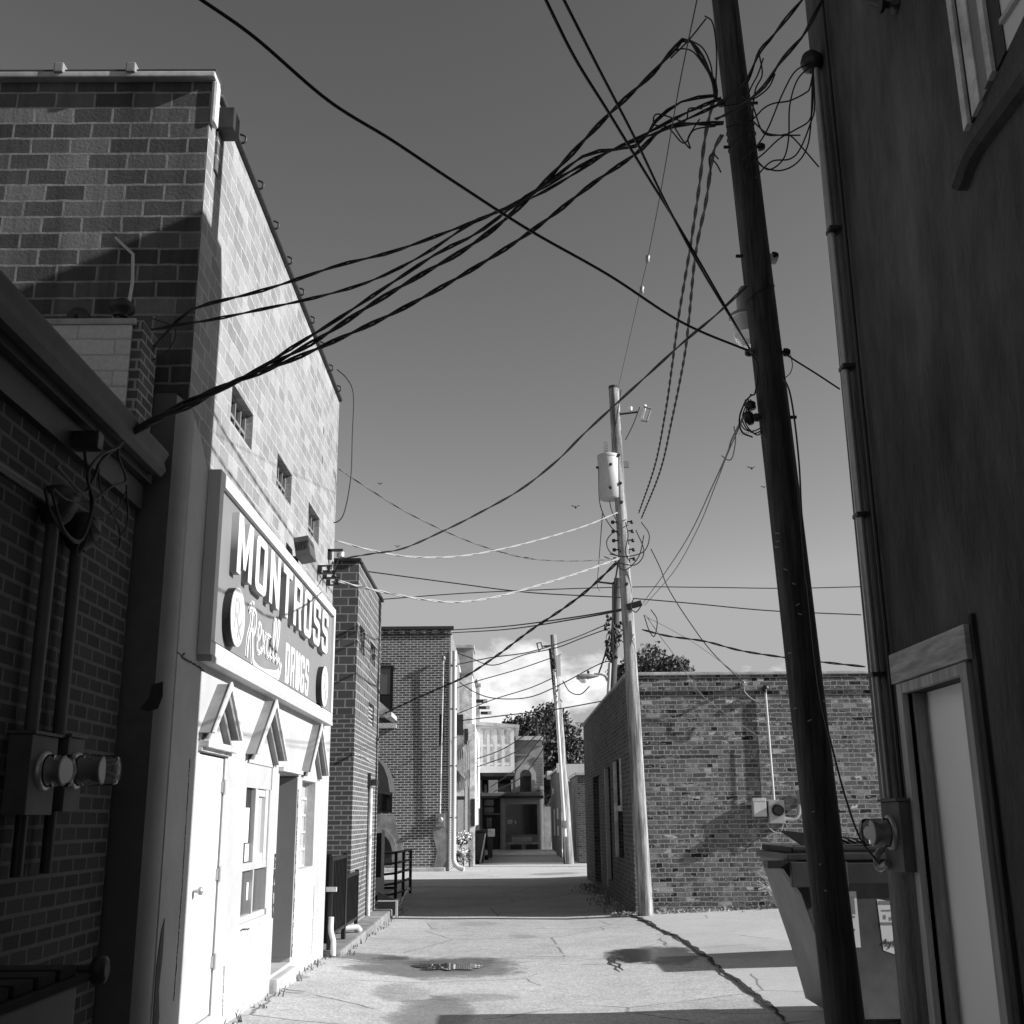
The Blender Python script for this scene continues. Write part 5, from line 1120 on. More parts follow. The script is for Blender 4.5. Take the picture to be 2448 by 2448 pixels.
# security light behind pole
q=PY(1785,760,Y1+.25); LT=thing('security_lamp','pale glass security lamp hanging behind the near dark pole','lamp',q)
cz=PY(1785,775,Y1+.25)
mb=MB(); lathe(mb,cz+Vector((.0,0,-.17)),(0,0,1),[(.045,0),(.085,.05),(.115,.2)],24); mb.build('glass_refractor','clear_cover',LT)
mb=MB(); lathe(mb,cz+Vector((.0,0,-.07)),(0,0,1),[(.075,0),(.112,.12)],24); mb.build('diffuser','lamp_glass',LT)
mb=MB(); lathe(mb,cz+Vector((.0,0,.05)),(0,0,1),[(.12,0),(.115,.02),(.06,.045)],24); mb.build('rim','grey_metal',LT)
mb=MB(); lathe(mb,cz+Vector((.0,0,.095)),(0,0,1),[(.06,0),(.062,.1),(.045,.13),(.045,.17),(.03,.19)],20); mb.tube([cz+Vector((0,0,.2)),cz+Vector((.12,-.15,.22))],.02,8); mb.build('ballast_housing','grey_metal',LT)
# splice closure on messenger, left of P1
q=PY(1795,1000,Y1-.02); T=thing('splice_clamp','black cable clamp with coiled ties hanging left of the near pole','cable clamp',q)
mb=MB(); lathe(mb,PY(1785,985,Y1),(.3,0,-1),[(.02,0),(.035,.02),(.035,.05),(.02,.09)],10); lathe(mb,PY(1790,960,Y1),(.3,0,-1),[(.02,0),(.04,.02),(.03,.06)],8); mb.build('clamp','black_metal',T)
mb=MB()
for (dx,dr2) in ((0,0),(-7,5),(5,-4)):
    mb.tube(catmull([PY(1790+dx,955,Y1),PY(1775+dx,995,Y1),PY(1783+dx,1022,Y1),PY(1805+dx,1036-dr2,Y1),PY(1825,1025-dr2,Y1)],6),.0045,5)
mb.build('tie_loop','cable_black',T)
mb=MB()
for k in range(9): a=PY(1776+k*5,1030+3*math.sin(k),Y1-.02); mb.tube([a,a+Vector((-.03+.006*k,0,-.025))],.002,4)
mb.build('tie_ends','cable_pale',T)
# dark bar below lamp
# P2
Y2=19.0; b2=PY(1546,2182,Y2-.1); b2.z=g(b2.x,Y2)-.02; b2.y=Y2; t2=PY(1467,930,Y2)
P2=pole('sunlit pale wooden pole with transformer, beside the low brick building corner',b2,t2,.122,.092,'pale_pole')
def onP2(z): return b2+(t2-b2)*((z-b2.z)/(t2.z-b2.z))
mb=MB(); c=onP2(8.85); mb.tube([t2-Vector((0,0,.001)),t2+Vector((0,0,.05))],.094,16); mb.build('pole_cap','dark_wood',P2)
for (px,py) in ((1482,1093),(1492,1160),(1498,1205),(1505,1400)):
    z=PY(px,py,Y2).z; c=onP2(z); mb=MB(); mb.tube([c+Vector((0,-.09,0)),c+Vector((0,-.14,0))],.03,8); mb.build('bolt','dark_metal',P2)
mb=MB(); rnd=random.Random(2); c=PY(1490,1300,Y2)
for k in range(5):
    z=8-0-.0; 
    zz=PY(1490,1250+k*22,Y2).z; c=onP2(zz)
    mb.tube([c+Vector((-.20,-.05,0)),c+Vector((.18,-.05,.01))],.012,6)
    for s in (-1,1): lathe(mb,c+Vector((s*.17,-.05,-.03)),(0,0,1),[(.02,0),(.035,.01),(.02,.03),(.035,.05),(.02,.06)],8)
mb.build('secondary_rack','black_metal',P2)
mb=MB(); zz=PY(1500,1450,Y2).z; c=onP2(zz); mb.box(c.x-.02,c.x+.24,Y2-.16,Y2-.10,zz-.05,zz+.05,rot=Matrix.Rotation(R(-15),3,'Y')); mb.build('cable_arm','black_metal',P2)
TF=thing('transformer','pale grey pole-mounted transformer can on the sunlit pole','transformer',PY(1462,1200,Y2+.05))
ca=PY(1460,1196,Y2+.05); ct=PY(1456,1090,Y2+.05); hh=(ct.z-ca.z)
mb=MB(); lathe(mb,(ca.x-.02,Y2+.02,ca.z),(0,0,1),[(.15,0),(.195,.02),(.198,hh*.95),(.17,hh)],30); mb.build('tank','transformer_paint',TF)
mb=MB(); lathe(mb,(ca.x-.02,Y2+.02,ca.z+hh*.93),(0,0,1),[(.205,0),(.205,.05),(.10,.09)],30); mb.build('lid','transformer_paint',TF)
mb=MB(); pr=[]; 
for k in range(5): pr+=[(.028,k*.05),(.05,k*.05+.012),(.028,k*.05+.03)]
lathe(mb,(ca.x-.06,Y2+.02,ca.z+hh+.02),(-.05,0,1),pr,12); mb.build('bushing','porcelain',TF)
for (dz,dx) in ((hh*.72,-.19),(hh*.72,.02),(hh*.2,.0)):
    mb=MB(); lathe(mb,(ca.x-.02+dx,Y2+.02-(.19 if abs(dx)<.1 else .02),ca.z+dz),(0 if abs(dx)<.1 else -1,-1 if abs(dx)<.1 else 0,0),[(.02,0),(.03,.02),(.015,.04)],8); mb.build('terminal','black_metal',TF)
mb=MB(); mb.box(ca.x+.12,b2.x-.1+.0,Y2-.02,Y2+.06,ca.z+hh*.2,ca.z+hh*.3) if b2.x-.1>ca.x+.12 else None; mb.box(ca.x+.15,ca.x+.35,Y2+.05,Y2+.12,ca.z+hh*.75,ca.z+hh*.88); mb.build('mount','grey_metal',TF)
# cutout
q=PY(1535,985,Y2-.05); T=thing('fuse_cutout','porcelain fuse cutout on a short arm near the top of the sunlit pole','fuse cutout',q)
mb=MB(); mb.tube([PY(1483,990,Y2-.05),PY(1525,985,Y2-.05)],.018,6); mb.build('arm','dark_metal',T)
mb=MB(); mb.tube([PY(1532,1000,Y2-.05),PY(1541,968,Y2-.05)],.042,10); mb.build('porcelain_body','porcelain',T)
mb=MB(); mb.tube([PY(1540,972,Y2-.1),PY(1558,978,Y2-.1)],.02,6); mb.tube([PY(1556,978,Y2-.1),PY(1547,1005,Y2-.1)],.015,6); mb.tube([PY(1548,1007,Y2-.1),PY(1532,1005,Y2-.1)],.02,6); mb.build('fuse_tube','grey_metal',T)
mb=MB(); lathe(mb,PY(1507,982,Y2-.05),(0,0,1),[(.03,0),(.04,.03),(.04,.07)],10); mb.build('arrester','porcelain',T)
# P3
Y3=39.0; b3=PY(1452,2000,Y3); b3.z=0; t3=PY(1476,1383,Y3); b3=PY(1440,1960,Y3); b3.x=PY(1457,1690,Y3).x-(t3.x-PY(1457,1690,Y3).x)*.9; b3.z=0
P3=pole('dark crowded utility pole rising behind the low brick building with a street lamp arm',b3,t3,.16,.13,'mid_pole')
mb=MB(); mb.tube([PY(1428,1391,Y3),PY(1470,1396,Y3)],.035,6); mb.tube([PY(1485,1430,Y3),PY(1500,1432,Y3)],.03,6); mb.build('cross_arm','dark_metal',P3)
mb=MB(); mb.tube([PY(1452,1700,Y3-.2),PY(1458,1585,Y3-.2)],.06,8); mb.build('riser_conduit','mid_grey',P3)
mb=MB(); rnd=random.Random(8)
for k in range(34):
    x=1455+rnd.uniform(-8,30); y=1470+rnd.uniform(0,110); p=PY(x,y,Y3-.2); lathe(mb,p,(0,0,1),[(.04,0),(.07,.04),(.04,.12)],6)
for k in range(14):
    x=1450+rnd.uniform(0,36); y=1470+rnd.uniform(0,80); mb.tube(catmull([PY(x,y,Y3-.2),PY(x+rnd.uniform(-14,14),y+15,Y3-.3),PY(x+rnd.uniform(-12,22),y+34,Y3-.2)],4),.018,4)
mb.build('hardware_cluster','black_metal',P3)
SL=thing('street_lamp','cobra-head street lamp on a curved arm beside the crowded pole','street lamp',PY(1400,1620,Y3-.2))
mb=MB(); mb.tube(catmull([PY(1452,1628,Y3-.1),PY(1443,1614,Y3-.2),PY(1420,1611,Y3-.2)],6),.04,8); mb.build('lamp_arm','galvanised',SL)
a=PY(1430,1617,Y3-.2); b=PY(1378,1619,Y3-.2); L=a.x-b.x
mb=MB(); vs=[];fs=[]; n=14; m_=12
for i in range(n+1):
    u=i/n; x=a.x-L*u; w=.06+.13*math.sin(min(1,u*1.15)*math.pi*.62)*(1 if u<.97 else .4); 
    for k in range(m_):
        an=2*math.pi*k/m_; vs.append((x,Y3-.2+w*math.cos(an),a.z+.02+(w*.55)*math.sin(an)-(.04*u)))
for i in range(n):
    for k in range(m_): fs.append((i*m_+k,i*m_+(k+1)%m_,(i+1)*m_+(k+1)%m_,(i+1)*m_+k))
mb.mesh(vs,fs,True); mb.mesh(vs[:m_],[tuple(range(m_))]); mb.mesh(vs[-m_:],[tuple(range(m_))]); mb.build('lamp_head','grey_metal',SL)
mb=MB(); lathe(mb,(b.x+.24,Y3-.2,a.z-.10),(0,0,-1),[(.17,0),(.15,.06),(.08,.12)],18); mb.build('lens','lamp_glass',SL)
mb=MB(); lathe(mb,(a.x-L*.45,Y3-.2,a.z+.10),(0,0,1),[(.03,0),(.045,.02),(.045,.1)],8); mb.build('photocell','dark_metal',SL)
# P4
Y4=41.0; b4=PY(1362,2068,Y4); b4.z=0; t4=PY(1322,1518,Y4)
P4=pole('distant pale pole with white cable cover and meter at the far alley end',b4,t4,.16,.11,'pale_pole')
mb=MB(); mb.tube([PY(1351,2000,Y4-.2),PY(1325,1600,Y4-.2)],.06,8); mb.build('riser_conduit','white_paint',P4)
mb=MB(); a=PY(1329,1567,Y4-.2); b=PY(1341,1616,Y4-.2); mb.box(a.x,b.x,Y4-.25,Y4-.15,b.z,a.z); mb.build('white_box','white_paint',P4,bevel=.01)
mb=MB(); mb.tube([PY(1316,1550,Y4-.1),PY(1331,1700,Y4-.1)],.07,8); mb.tube([PY(1300,1545,Y4),PY(1325,1543,Y4)],.03,6); mb.build('cable_riser','black_metal',P4)
mb=MB(); mb.tube([PY(1283,1538,Y4),PY(1288,1556,Y4),PY(1297,1550,Y4),PY(1293,1536,Y4),PY(1283,1538,Y4)],.025,5); mb.tube([PY(1296,1545,Y4),PY(1318,1543,Y4)],.02,5); mb.build('fuse_cutout','dark_metal',P4)
mb=MB(); a=PY(1343,1962,Y4-.3); b=PY(1354,1980,Y4-.3); mb.box(a.x,b.x,Y4-.36,Y4-.24,b.z,a.z); lathe(mb,((a.x+b.x)/2,Y4-.36,(a.z+b.z)/2),(0,-1,0),[(.07,0),(.06,.06)],12); mb.build('pole_meter','grey_metal',P4)
mb=MB(); mb.box(PY(1344,1900,Y4+.3).x,PY(1368,1900,Y4+.3).x,Y4+.15,Y4+.35,0,PY(1350,1868,Y4+.2).z); tag(mb.build('board_post','dark_wood'),'tall dark board standing behind the distant pole foot','post')
rnd=random.Random(12); mb=MB()
for k in range(16):
    x=1320+rnd.uniform(-6,6)+k*.9; y=1560+k*8; mb.tube([PY(x,y,Y4-.25),PY(x+rnd.uniform(-4,6),y+6,Y4-.3)],.02,4)
mb.build('step_hardware','dark_metal',P4)

# ------------------------------------------------------------------ wires
NW=[0]
def wire(lab,pts,ya_,yb_,r,twist=0,mat='cable_black',disp=True,per=10,name='overhead_cable',wob=0):
    if disp: pts=[(x*K,y*K) for x,y in pts]
    L=[0]
    for a,b in zip(pts,pts[1:]): L.append(L[-1]+math.hypot(b[0]-a[0],b[1]-a[1]))
    W3=[]
    for (x,y),l in zip(pts,L):
        u=l/L[-1]; Y=1/((1-u)/ya_+u/yb_); W3.append(PY(x,y,Y))
    C=catmull(W3,per); NW[0]+=1
    mb=MB()
    if twist:
        D=[0]
        for a,b in zip(C,C[1:]): D.append(D[-1]+(b-a).length)
        # resample evenly
        n=max(20,int(D[-1]/(.07 if r>.01 else .12))); n=min(n,260); E_=[]; j=0
        for i in range(n+1):
            d=D[-1]*i/n
            while j<len(D)-2 and D[j+1]<d: j+=1
            E_.append(C[j].lerp(C[j+1],(d-D[j])/max(1e-6,D[j+1]-D[j])))
        pitch=twist
        for s in range(2 if twist>0 else 1):
            H=[]
            for i,p in enumerate(E_):
                tt=(E_[min(i+1,n)]-E_[max(i-1,0)]).normalized(); u=tt.cross(Vector((0,0,1))).normalized(); w=tt.cross(u); a=2*math.pi*(D[-1]*i/n)/pitch+s*math.pi
                H.append(p+(u*math.cos(a)+w*math.sin(a))*r*.75)
            mb.tube(H,r*.72,5)
    else: mb.tube(C,r,5)
    return tag(mb.build(name,mat),lab,'cable','overhead cables and wires')
# to the left
wire('thick single cable crossing from the top left of the sky down to the near pole',[(372,-6),(480,70),(620,190),(740,265),(860,345),(1000,435),(1150,520),(1290,610),(1420,665)],3.6,6.6,.008)
wire('steep straight cable from the top frame edge to the pole lamp, left of two',[(1026,-8),(1085,110),(1150,215),(1220,330),(1300,460),(1420,668)],3.0,6.5,.006)
wire('steep straight cable from the top frame edge to the pole lamp, right of two',[(1060,-8),(1130,130),(1200,265),(1260,390),(1330,520),(1420,666)],3.0,6.5,.0055)
wire('heavy black twisted cable arching highest at the near pole, ending at the gutter bracket',[(1350,190),(1345,150),(1300,75),(1270,95),(1230,140),(1150,215),(1060,310),(1010,362),(940,425),(870,475),(800,515),(700,575),(600,640),(520,683),(440,722),(360,765),(300,790),(230,830)],6.5,6.3,.013,.55,per=8)
wire('black cable from the near pole to the parapet mast, highest on the store wall',[(1360,185),(1290,215),(1200,262),(1100,310),(1000,368),(940,400),(850,435),(740,475),(640,500),(560,527),(480,552),(380,577),(340,600),(290,655)],6.5,6.8,.010,.6,per=8)
wire('black cable from the near pole to the parapet mast, second across the store wall',[(1360,195),(1240,250),(1160,280),(1080,330),(1000,375),(900,415),(800,480),(700,530),(600,560),(500,582),(400,603),(340,612),(285,622)],6.5,6.8,.009,.6,per=8)
wire('lowest heavy cable sweeping from the near pole over the store windows to the gutter bracket',[(1365,232),(1260,240),(1200,290),(1120,345),(1040,408),(960,465),(850,532),(740,592),(620,648),(540,683),(460,715),(380,745),(290,790),(225,830)],6.5,6.3,.012,.5,per=8)
wire('cable crossing beneath the heavy bundle near its middle from the near pole',[(1350,180),(1290,190),(1240,225),(1200,275),(1110,290),(1040,340),(980,380),(900,440),(830,475),(760,520),(640,600),(560,650),(460,712),(330,775),(240,822)],6.5,6.3,.010,.6,per=8)
wire('thin telephone wire sagging from the lower parapet box corner to the store wall',[(285,600),(330,620),(318,660),(280,680),(300,640)],6.9,6.9,.004)
# P1 -> P2 twisted
wire('left twisted cable running down the sky from the near pole to the sunlit pole',[(1345,190),(1330,260),(1318,360),(1300,480),(1280,600),(1268,690),(1255,780),(1235,880),(1205,968)],6.6,18.9,.011,.55)
wire('right twisted cable running down the sky from the near pole to the sunlit pole',[(1362,255),(1345,290),(1332,380),(1312,480),(1300,600),(1290,680),(1268,790),(1245,890),(1210,978)],6.6,18.9,.011,.55)
wire('cable from the near pole lamp curving down to the far store corner',[(1408,540),(1350,595),(1290,645),(1230,700),(1170,755),(1100,820),(1050,870),(980,925),(900,970),(840,1000),(760,1035),(700,1045),(638,1055)],6.7,13.6,.008,.9)
wire('bright twisted cable sagging from the store corner to the sunlit pole, lowest of three',[(622,1092),(700,1112),(780,1128),(860,1136),(940,1125),(1030,1100),(1100,1078),(1172,1052)],13.7,18.9,.013,.7,mat='cable_pale')
wire('twisted cable dropping from the store roof corner to the sunlit pole',[(640,885),(690,918),(760,962),(840,1002),(910,1030),(990,1052),(1070,1058),(1168,1055)],13.5,18.9,.010,.8,mat='cable_grey')
wire('bright twisted cable rising from the store corner to the top rack of the sunlit pole',[(634,1020),(700,1038),(770,1050),(860,1050),(950,1035),(1040,1012),(1110,990),(1165,967)],13.7,18.9,.010,.8,mat='cable_pale')
wire('thin wire falling from the top frame edge to the top of the sunlit pole',[(1316,-6),(1280,170),(1245,370),(1222,487),(1208,548),(1185,650),(1165,738)],4.5,18.9,.0035)
for (x,y,l) in ((1221,488,'upper grey strain insulator on the thin wire above the sunlit pole'),(1210,547,'lower grey strain insulator on the thin wire above the sunlit pole')):
    q=PY(x*K,y*K,12.0); T=thing('strain_insulator',l,'insulator',q,'strain insulators'); mb=MB(); lathe(mb,q+Vector((0,0,-.05)),(.1,0,1),[(.015,0),(.03,.02),(.022,.05),(.03,.08),(.015,.10)],10); mb.build('insulator_body','grey_metal',T)
wire('grey messenger wire from the black clamp to the sunlit pole, left of two',[(1402,785),(1380,830),(1372,855),(1345,915),(1300,1010),(1255,1080),(1213,1138)],6.6,18.9,.006,mat='cable_grey')
wire('grey messenger wire from the black clamp to the sunlit pole, right of two',[(1404,785),(1372,858),(1350,915),(1315,1000),(1270,1080),(1216,1142)],6.6,18.9,.005,mat='cable_grey')
wire('small loose wire loop hanging off the grey messenger wire',[(1385,805),(1388,830),(1382,862),(1374,868),(1362,860)],7.5,8.2,.005,mat='cable_grey')
wire('taut cable from the near pole to the tall dark building, just below the lamp',[(1478,665),(1500,680),(1540,705),(1584,734)],6.5,6.9,.006)
wire('small jumper loop right of the near pole under the lamp',[(1492,670),(1495,690),(1490,705),(1478,715)],6.5,6.5,.003)
wire('slack cable running down close beside the right side of the near pole',[(1478,712),(1490,740),(1500,800),(1508,880),(1512,960),(1518,1040),(1525,1120),(1545,1300),(1575,1430),(1600,1520),(1625,1585),(1660,1630)],6.5,6.4,.006)
wire('fine vertical slack cable hugging the right side of the near pole',[(1482,735),(1492,800),(1503,900),(1512,1000),(1520,1100)],6.5,6.45,.004)
# right of P1: tangle
wire('thick cable from the near pole up to the top frame edge, left of two',[(1365,190),(1405,160),(1432,100),(1455,72),(1480,40),(1520,-8)],6.5,5.8,.010,.5)
wire('thick cable from the near pole up to the top frame edge, right of two',[(1350,225),(1390,205),(1440,165),(1470,120),(1500,85),(1520,60),(1555,-8)],6.5,5.6,.010,.5)
tang=[([(1531,118),(1500,135),(1475,180),(1450,240),(1428,275),(1400,300)],'thin cable arc from the weatherhead to the pole, uppermost in the tangle'),
([(1533,122),(1505,150),(1490,200),(1488,260),(1478,300),(1450,320),(1425,300)],'hanging cable loop between pole and weatherhead, innermost'),
([(1535,130),(1528,165),(1520,175),(1490,190),(1460,195),(1440,205),(1415,228),(1370,240)],'slack cable crossing the pole face from the weatherhead'),
([(1532,125),(1534,180),(1528,225),(1500,245),(1470,262),(1440,290),(1408,315)],'slack cable dipping from the weatherhead toward the pole'),
([(1534,128),(1537,200),(1530,230),(1510,280),(1490,300),(1455,305),(1425,335)],'cable loop bending low toward the pole edge'),
([(1533,132),(1530,230),(1522,280),(1500,310),(1470,322),(1440,315),(1425,300)],'lowest round cable loop between pole and weatherhead'),
([(1420,228),(1445,250),(1470,255),(1490,255),(1515,280),(1545,315)],'cable leaving the pole to the right toward the tall building corner'),
([(1432,100),(1438,140),(1425,170),(1420,220),(1424,255)],'jumper cable hanging down from the upper thick cable'),
([(1440,110),(1430,140),(1412,180),(1418,230),(1414,260)],'second jumper cable hanging beside the pole'),
([(1400,180),(1420,200),(1440,250),(1475,255),(1510,255)],'taped cable sloping down from the pole clamp'),
([(1365,200),(1395,195),(1425,185),(1450,165),(1462,140)],'cable wrapped across the pole face at mid height')]
for i,(p,l) in enumerate(tang): wire(l,p,6.45,6.5,.0055)
# left-of-P1 tangle
tl2=[([(1330,30),(1345,45),(1352,100),(1350,170)],'jumper cable dropping from the pole top bracket'),
([(1332,35),(1300,75),(1265,110)],'short strain cable from the pole top bracket to the heavy cable'),
([(1345,150),(1340,120),(1325,90),(1300,75)],'cable hump where the heavy cable meets the pole'),
([(1345,160),(1335,135),(1310,100),(1290,92),(1275,95)],'lower cable hump where the heavy cable meets the pole'),
([(1290,230),(1240,215),(1235,235),(1260,240),(1290,270),(1310,245),(1350,238)],'curling cable loop left of the pole where the bundles meet'),
([(1270,235),(1285,260),(1302,280),(1298,262),(1310,240),(1320,225)],'small hanging cable tail left of the pole'),
([(1325,205),(1300,205),(1295,225),(1275,240)],'tiny cable arc above the bundle left of the pole'),
([(1355,300),(1345,290),(1338,300),(1342,330)],'short cable drip loop low left of the pole'),
([(1360,325),(1352,310),(1345,302)],'cable stub entering the pole clamp'),
([(1418,668),(1430,690),(1425,740),(1415,745)],'cable bend down the pole from the lamp'),
([(1418,745),(1405,760),(1395,790),(1400,815),(1420,825)],'cable loop left of the pole by the clamp')]
for p,l in tl2: wire(l,p,6.45,6.5,.0055)
# P2 tangle
tl3=[([(1130,880),(1132,950),(1150,990),(1170,1010)],'drop cable from the transformer left side'),
([(1150,945),(1155,965),(1168,990)],'drop cable beneath the transformer'),
([(1160,1000),(1145,1020),(1150,1040),(1168,1050)],'small loop left of the sunlit pole rack'),
([(1210,985),(1225,1010),(1215,1040),(1180,1050),(1150,1045)],'loop crossing the sunlit pole rack'),
([(1200,1000),(1215,1040),(1200,1065),(1170,1062),(1140,1050)],'lower loop crossing the sunlit pole rack'),
([(1215,1010),(1205,1050),(1180,1075),(1160,1062)],'lowest loop around the sunlit pole rack'),
([(1172,735),(1165,780),(1155,850)],'thin lead down the sunlit pole to the transformer'),
([(1207,768),(1195,800),(1180,830)],'thin lead from the cutout to the sunlit pole'),
([(1215,1160),(1225,1190),(1235,1200),(1240,1170),(1228,1150)],'coiled spare cable right of the sunlit pole'),
([(1195,1130),(1190,1145),(1200,1155),(1212,1140)],'small coil at the sunlit pole arm'),
([(1180,985),(1185,1010),(1180,1040),(1188,1060)],'cable running down the face of the sunlit pole')]
for p,l in tl3: wire(l,p,18.8,18.85,.010)
wire('vertical cable from the transformer past the rack to the crowded pole',[(1170,1040),(1160,1100),(1156,1120),(1157,1250)],18.9,38.5,.018)
wire('thin wire from the sunlit pole down to the crowded pole top',[(1137,965),(1130,1060),(1127,1105),(1132,1115)],18.9,38.8,.010)
wire('straight cable from the rack down to the anchor on the low brick wall',[(1228,1035),(1245,1070),(1262,1112),(1300,1172),(1345,1232),(1405,1290)],18.8,19.2,.010)
wire('bright strung wire from the sunlit pole to the middle of the low brick wall',[(1218,1160),(1242,1195),(1275,1240),(1318,1305),(1360,1340),(1395,1365),(1428,1388)],18.8,19.3,.007,mat='cable_grey')
wire('fine wire from the sunlit pole arm to the low brick wall parapet',[(1222,1165),(1270,1190),(1320,1220),(1400,1278)],18.8,19.2,.005,mat='cable_grey')
wire('black wire bundle from the sunlit pole sagging right behind the tall building',[(1212,1188),(1260,1200),(1330,1210),(1400,1228),(1500,1243),(1632,1258)],18.9,16,.013,.7)
wire('drip loop from the low wall anchor to the white mast head',[(1407,1288),(1405,1305),(1425,1322),(1442,1320),(1446,1300)],19.2,19.2,.009,mat='cable_pale')
wire('black service wire running down the low wall beside the mast',[(1430,1390),(1432,1430),(1436,1500),(1436,1515)],19.33,19.33,.008)
# background horizontals
wire('long thin wire crossing the sky, upper one at the right',[(718,1131),(900,1118),(1165,1108),(1320,1108),(1480,1110),(1625,1107)],30,30,.014)
wire('long thin wire crossing the sky, lower one at the right',[(692,1078),(840,1098),(1000,1118),(1165,1127),(1300,1138),(1450,1152),(1625,1160)],26,26,.014)
wire('upper of the twin cables from the old brick roof to the sunlit pole',[(830,1190),(950,1182),(1080,1165),(1180,1148)],36,19,.015)
wire('lower of the twin cables from the old brick roof to the sunlit pole',[(852,1194),(960,1187),(1090,1167),(1182,1150)],36,19,.015)
wire('heavy black cable from the sunlit pole dropping behind to the canopy',[(1163,1062),(1110,1112),(1060,1150),(1000,1190),(940,1235),(880,1275),(830,1298),(780,1320),(728,1345)],18.9,31,.020,1.2)
wire('wire from the crowded pole to the painted building, upper',[(1150,1185),(1100,1203),(1050,1222),(990,1235),(930,1255),(885,1240),(850,1228)],39,44,.02)
wire('wire from the crowded pole to the old brick mast',[(1140,1180),(1080,1205),(1000,1230),(930,1240),(870,1252),(840,1256)],39,36.5,.02)
wire('sagging cable from the crowded pole past the distant pole to the painted building',[(1155,1280),(1110,1265),(1060,1300),(1030,1310)],38.5,41,.018) if 0 else None
wire('sagging cable from the crowded pole past the distant pole to the painted wall',[(1160,1265),(1150,1248),(1120,1258),(1060,1290),(1000,1315),(940,1318),(900,1308),(860,1283)],39,44,.02)
wire('cable hanging from the crowded pole down to the street lamp',[(1150,1200),(1140,1240),(1128,1275)],38.8,38.8,.03)
wire('loop of cable between the street lamp and the distant pole',[(1112,1295),(1095,1310),(1075,1305),(1062,1285)],39,41,.02)
wire('thin wire from distant pole to the painted wall',[(1058,1235),(980,1262),(900,1285),(850,1302)],41,42,.018)
wire('thin wire from distant pole low to the downspout corner',[(1052,1275),(1000,1298),(930,1320),(860,1348)],41,41,.018)
wire('straight cable across the far sky at roof height',[(848,1362),(950,1350),(1050,1338),(1140,1322)],38,38,.02)
for i,(p,l) in enumerate((([(1057,1330),(1030,1355),(1000,1380),(945,1415),(880,1438)],'fan wire from the distant pole to the patched wall, topmost'),([(1058,1335),(1035,1362),(1000,1398),(960,1425),(885,1452)],'fan wire from the distant pole to the patched wall, second'),([(1060,1340),(1040,1370),(1010,1405),(975,1450),(925,1485)],'fan wire from the distant pole to the porch, third'),([(1060,1345),(1045,1375),(1020,1420),(985,1465),(930,1495)],'fan wire from the distant pole to the porch, lowest'))): wire(l,p,41,46,.02)
wire('looping cable from the store top corner down its far edge',[(636,697),(655,715),(667,745),(665,820),(662,900),(650,965),(635,985),(615,982)],13.6,13.6,.008,mat='cable_black')
wire('cable hanging beside the store corner brackets',[(640,1050),(630,1075),(620,1085),(632,1100),(628,1060)],13.6,13.6,.008)
wire('fine far wire right of the trees, upper',[(1085,1364),(1145,1364)],45,45,.012); wire('fine far wire right of the trees, lower',[(1082,1397),(1115,1395),(1145,1388)],45,45,.012)
wire('steel guy wire from the wall clamp to the window band on the tall building',[(1672,12),(1700,28),(1770,68),(1850,115),(1940,170)],5.75,4.2,.0055)

# ------------------------------------------------------------------ trees
def tree(lab,cx,cy,z0,crown,seed,mat,size,n,name='tree'):
    rnd=random.Random(seed); T=thing(name,lab,'tree',(cx,cy,z0),'trees behind the roofs')
    mb=MB(); zc_=min(c[2] for c in crown); P=[(cx,cy,z0),(cx+.1,cy,z0+(zc_-z0)*.5),(cx,cy,zc_)]; mb.tube(catmull(P,6),[.35-.018*i for i in range(13)],8)
    for c in crown: mb.tube(catmull([(cx,cy,zc_-.8),((cx+c[0])/2,cy,(zc_+c[2])/2-.3),(c[0],c[1],c[2])],5),[.14-.012*i for i in range(11)],6)
    mb.build('trunk','bark',T)
    mb=MB()
    for c in crown:
        for k in range(int(n*c[3])):
            d=Vector((rnd.gauss(0,1),rnd.gauss(0,1),rnd.gauss(0,1))).normalized()*c[3]*rnd.uniform(.55,1.05)
            leaves(mb,(c[0]+d.x,c[1]+d.y,c[2]+d.z*.85),(size*3,size*3,size*2.4),12,size,rnd)
    mb.build('crown',mat,T)
def pc(x,y,Y,r): p=PY(x,y,Y); return (p.x,p.y,p.z,r)
tree('dark leafy tree behind the shop, right of its roof',PY(1310,1800,78).x,78,0,[pc(1305,1755,78,1.7),pc(1335,1780,78,1.8),pc(1370,1830,78,1.8),pc(1300,1830,78,1.8),pc(1335,1850,78,1.8),pc(1400,1870,78,1.2),pc(1318,1720,78,1.2),pc(1312,1900,78,1.4),pc(1290,1785,78,1.2)],1,'leaf_dark',.14,75)
tree('smaller dark tree behind the porch roof, left of the shop chimney',PY(1245,1780,72).x,72,0,[pc(1236,1745,72,1.0),pc(1262,1738,72,.9),pc(1250,1765,72,1.3),pc(1275,1765,72,.8)],2,'leaf_dark',.12,80)
tree('bushy treetop showing above the low brick building parapet',PY(1555,1700,44).x,44,0,[pc(1548,1585,44,.9),pc(1530,1612,44,.9),pc(1570,1612,44,.9),pc(1612,1612,44,.8),pc(1620,1590,44,.4),pc(1490,1620,44,.45),pc(1476,1612,44,.3)],3,'leaf_mid',.075,85)
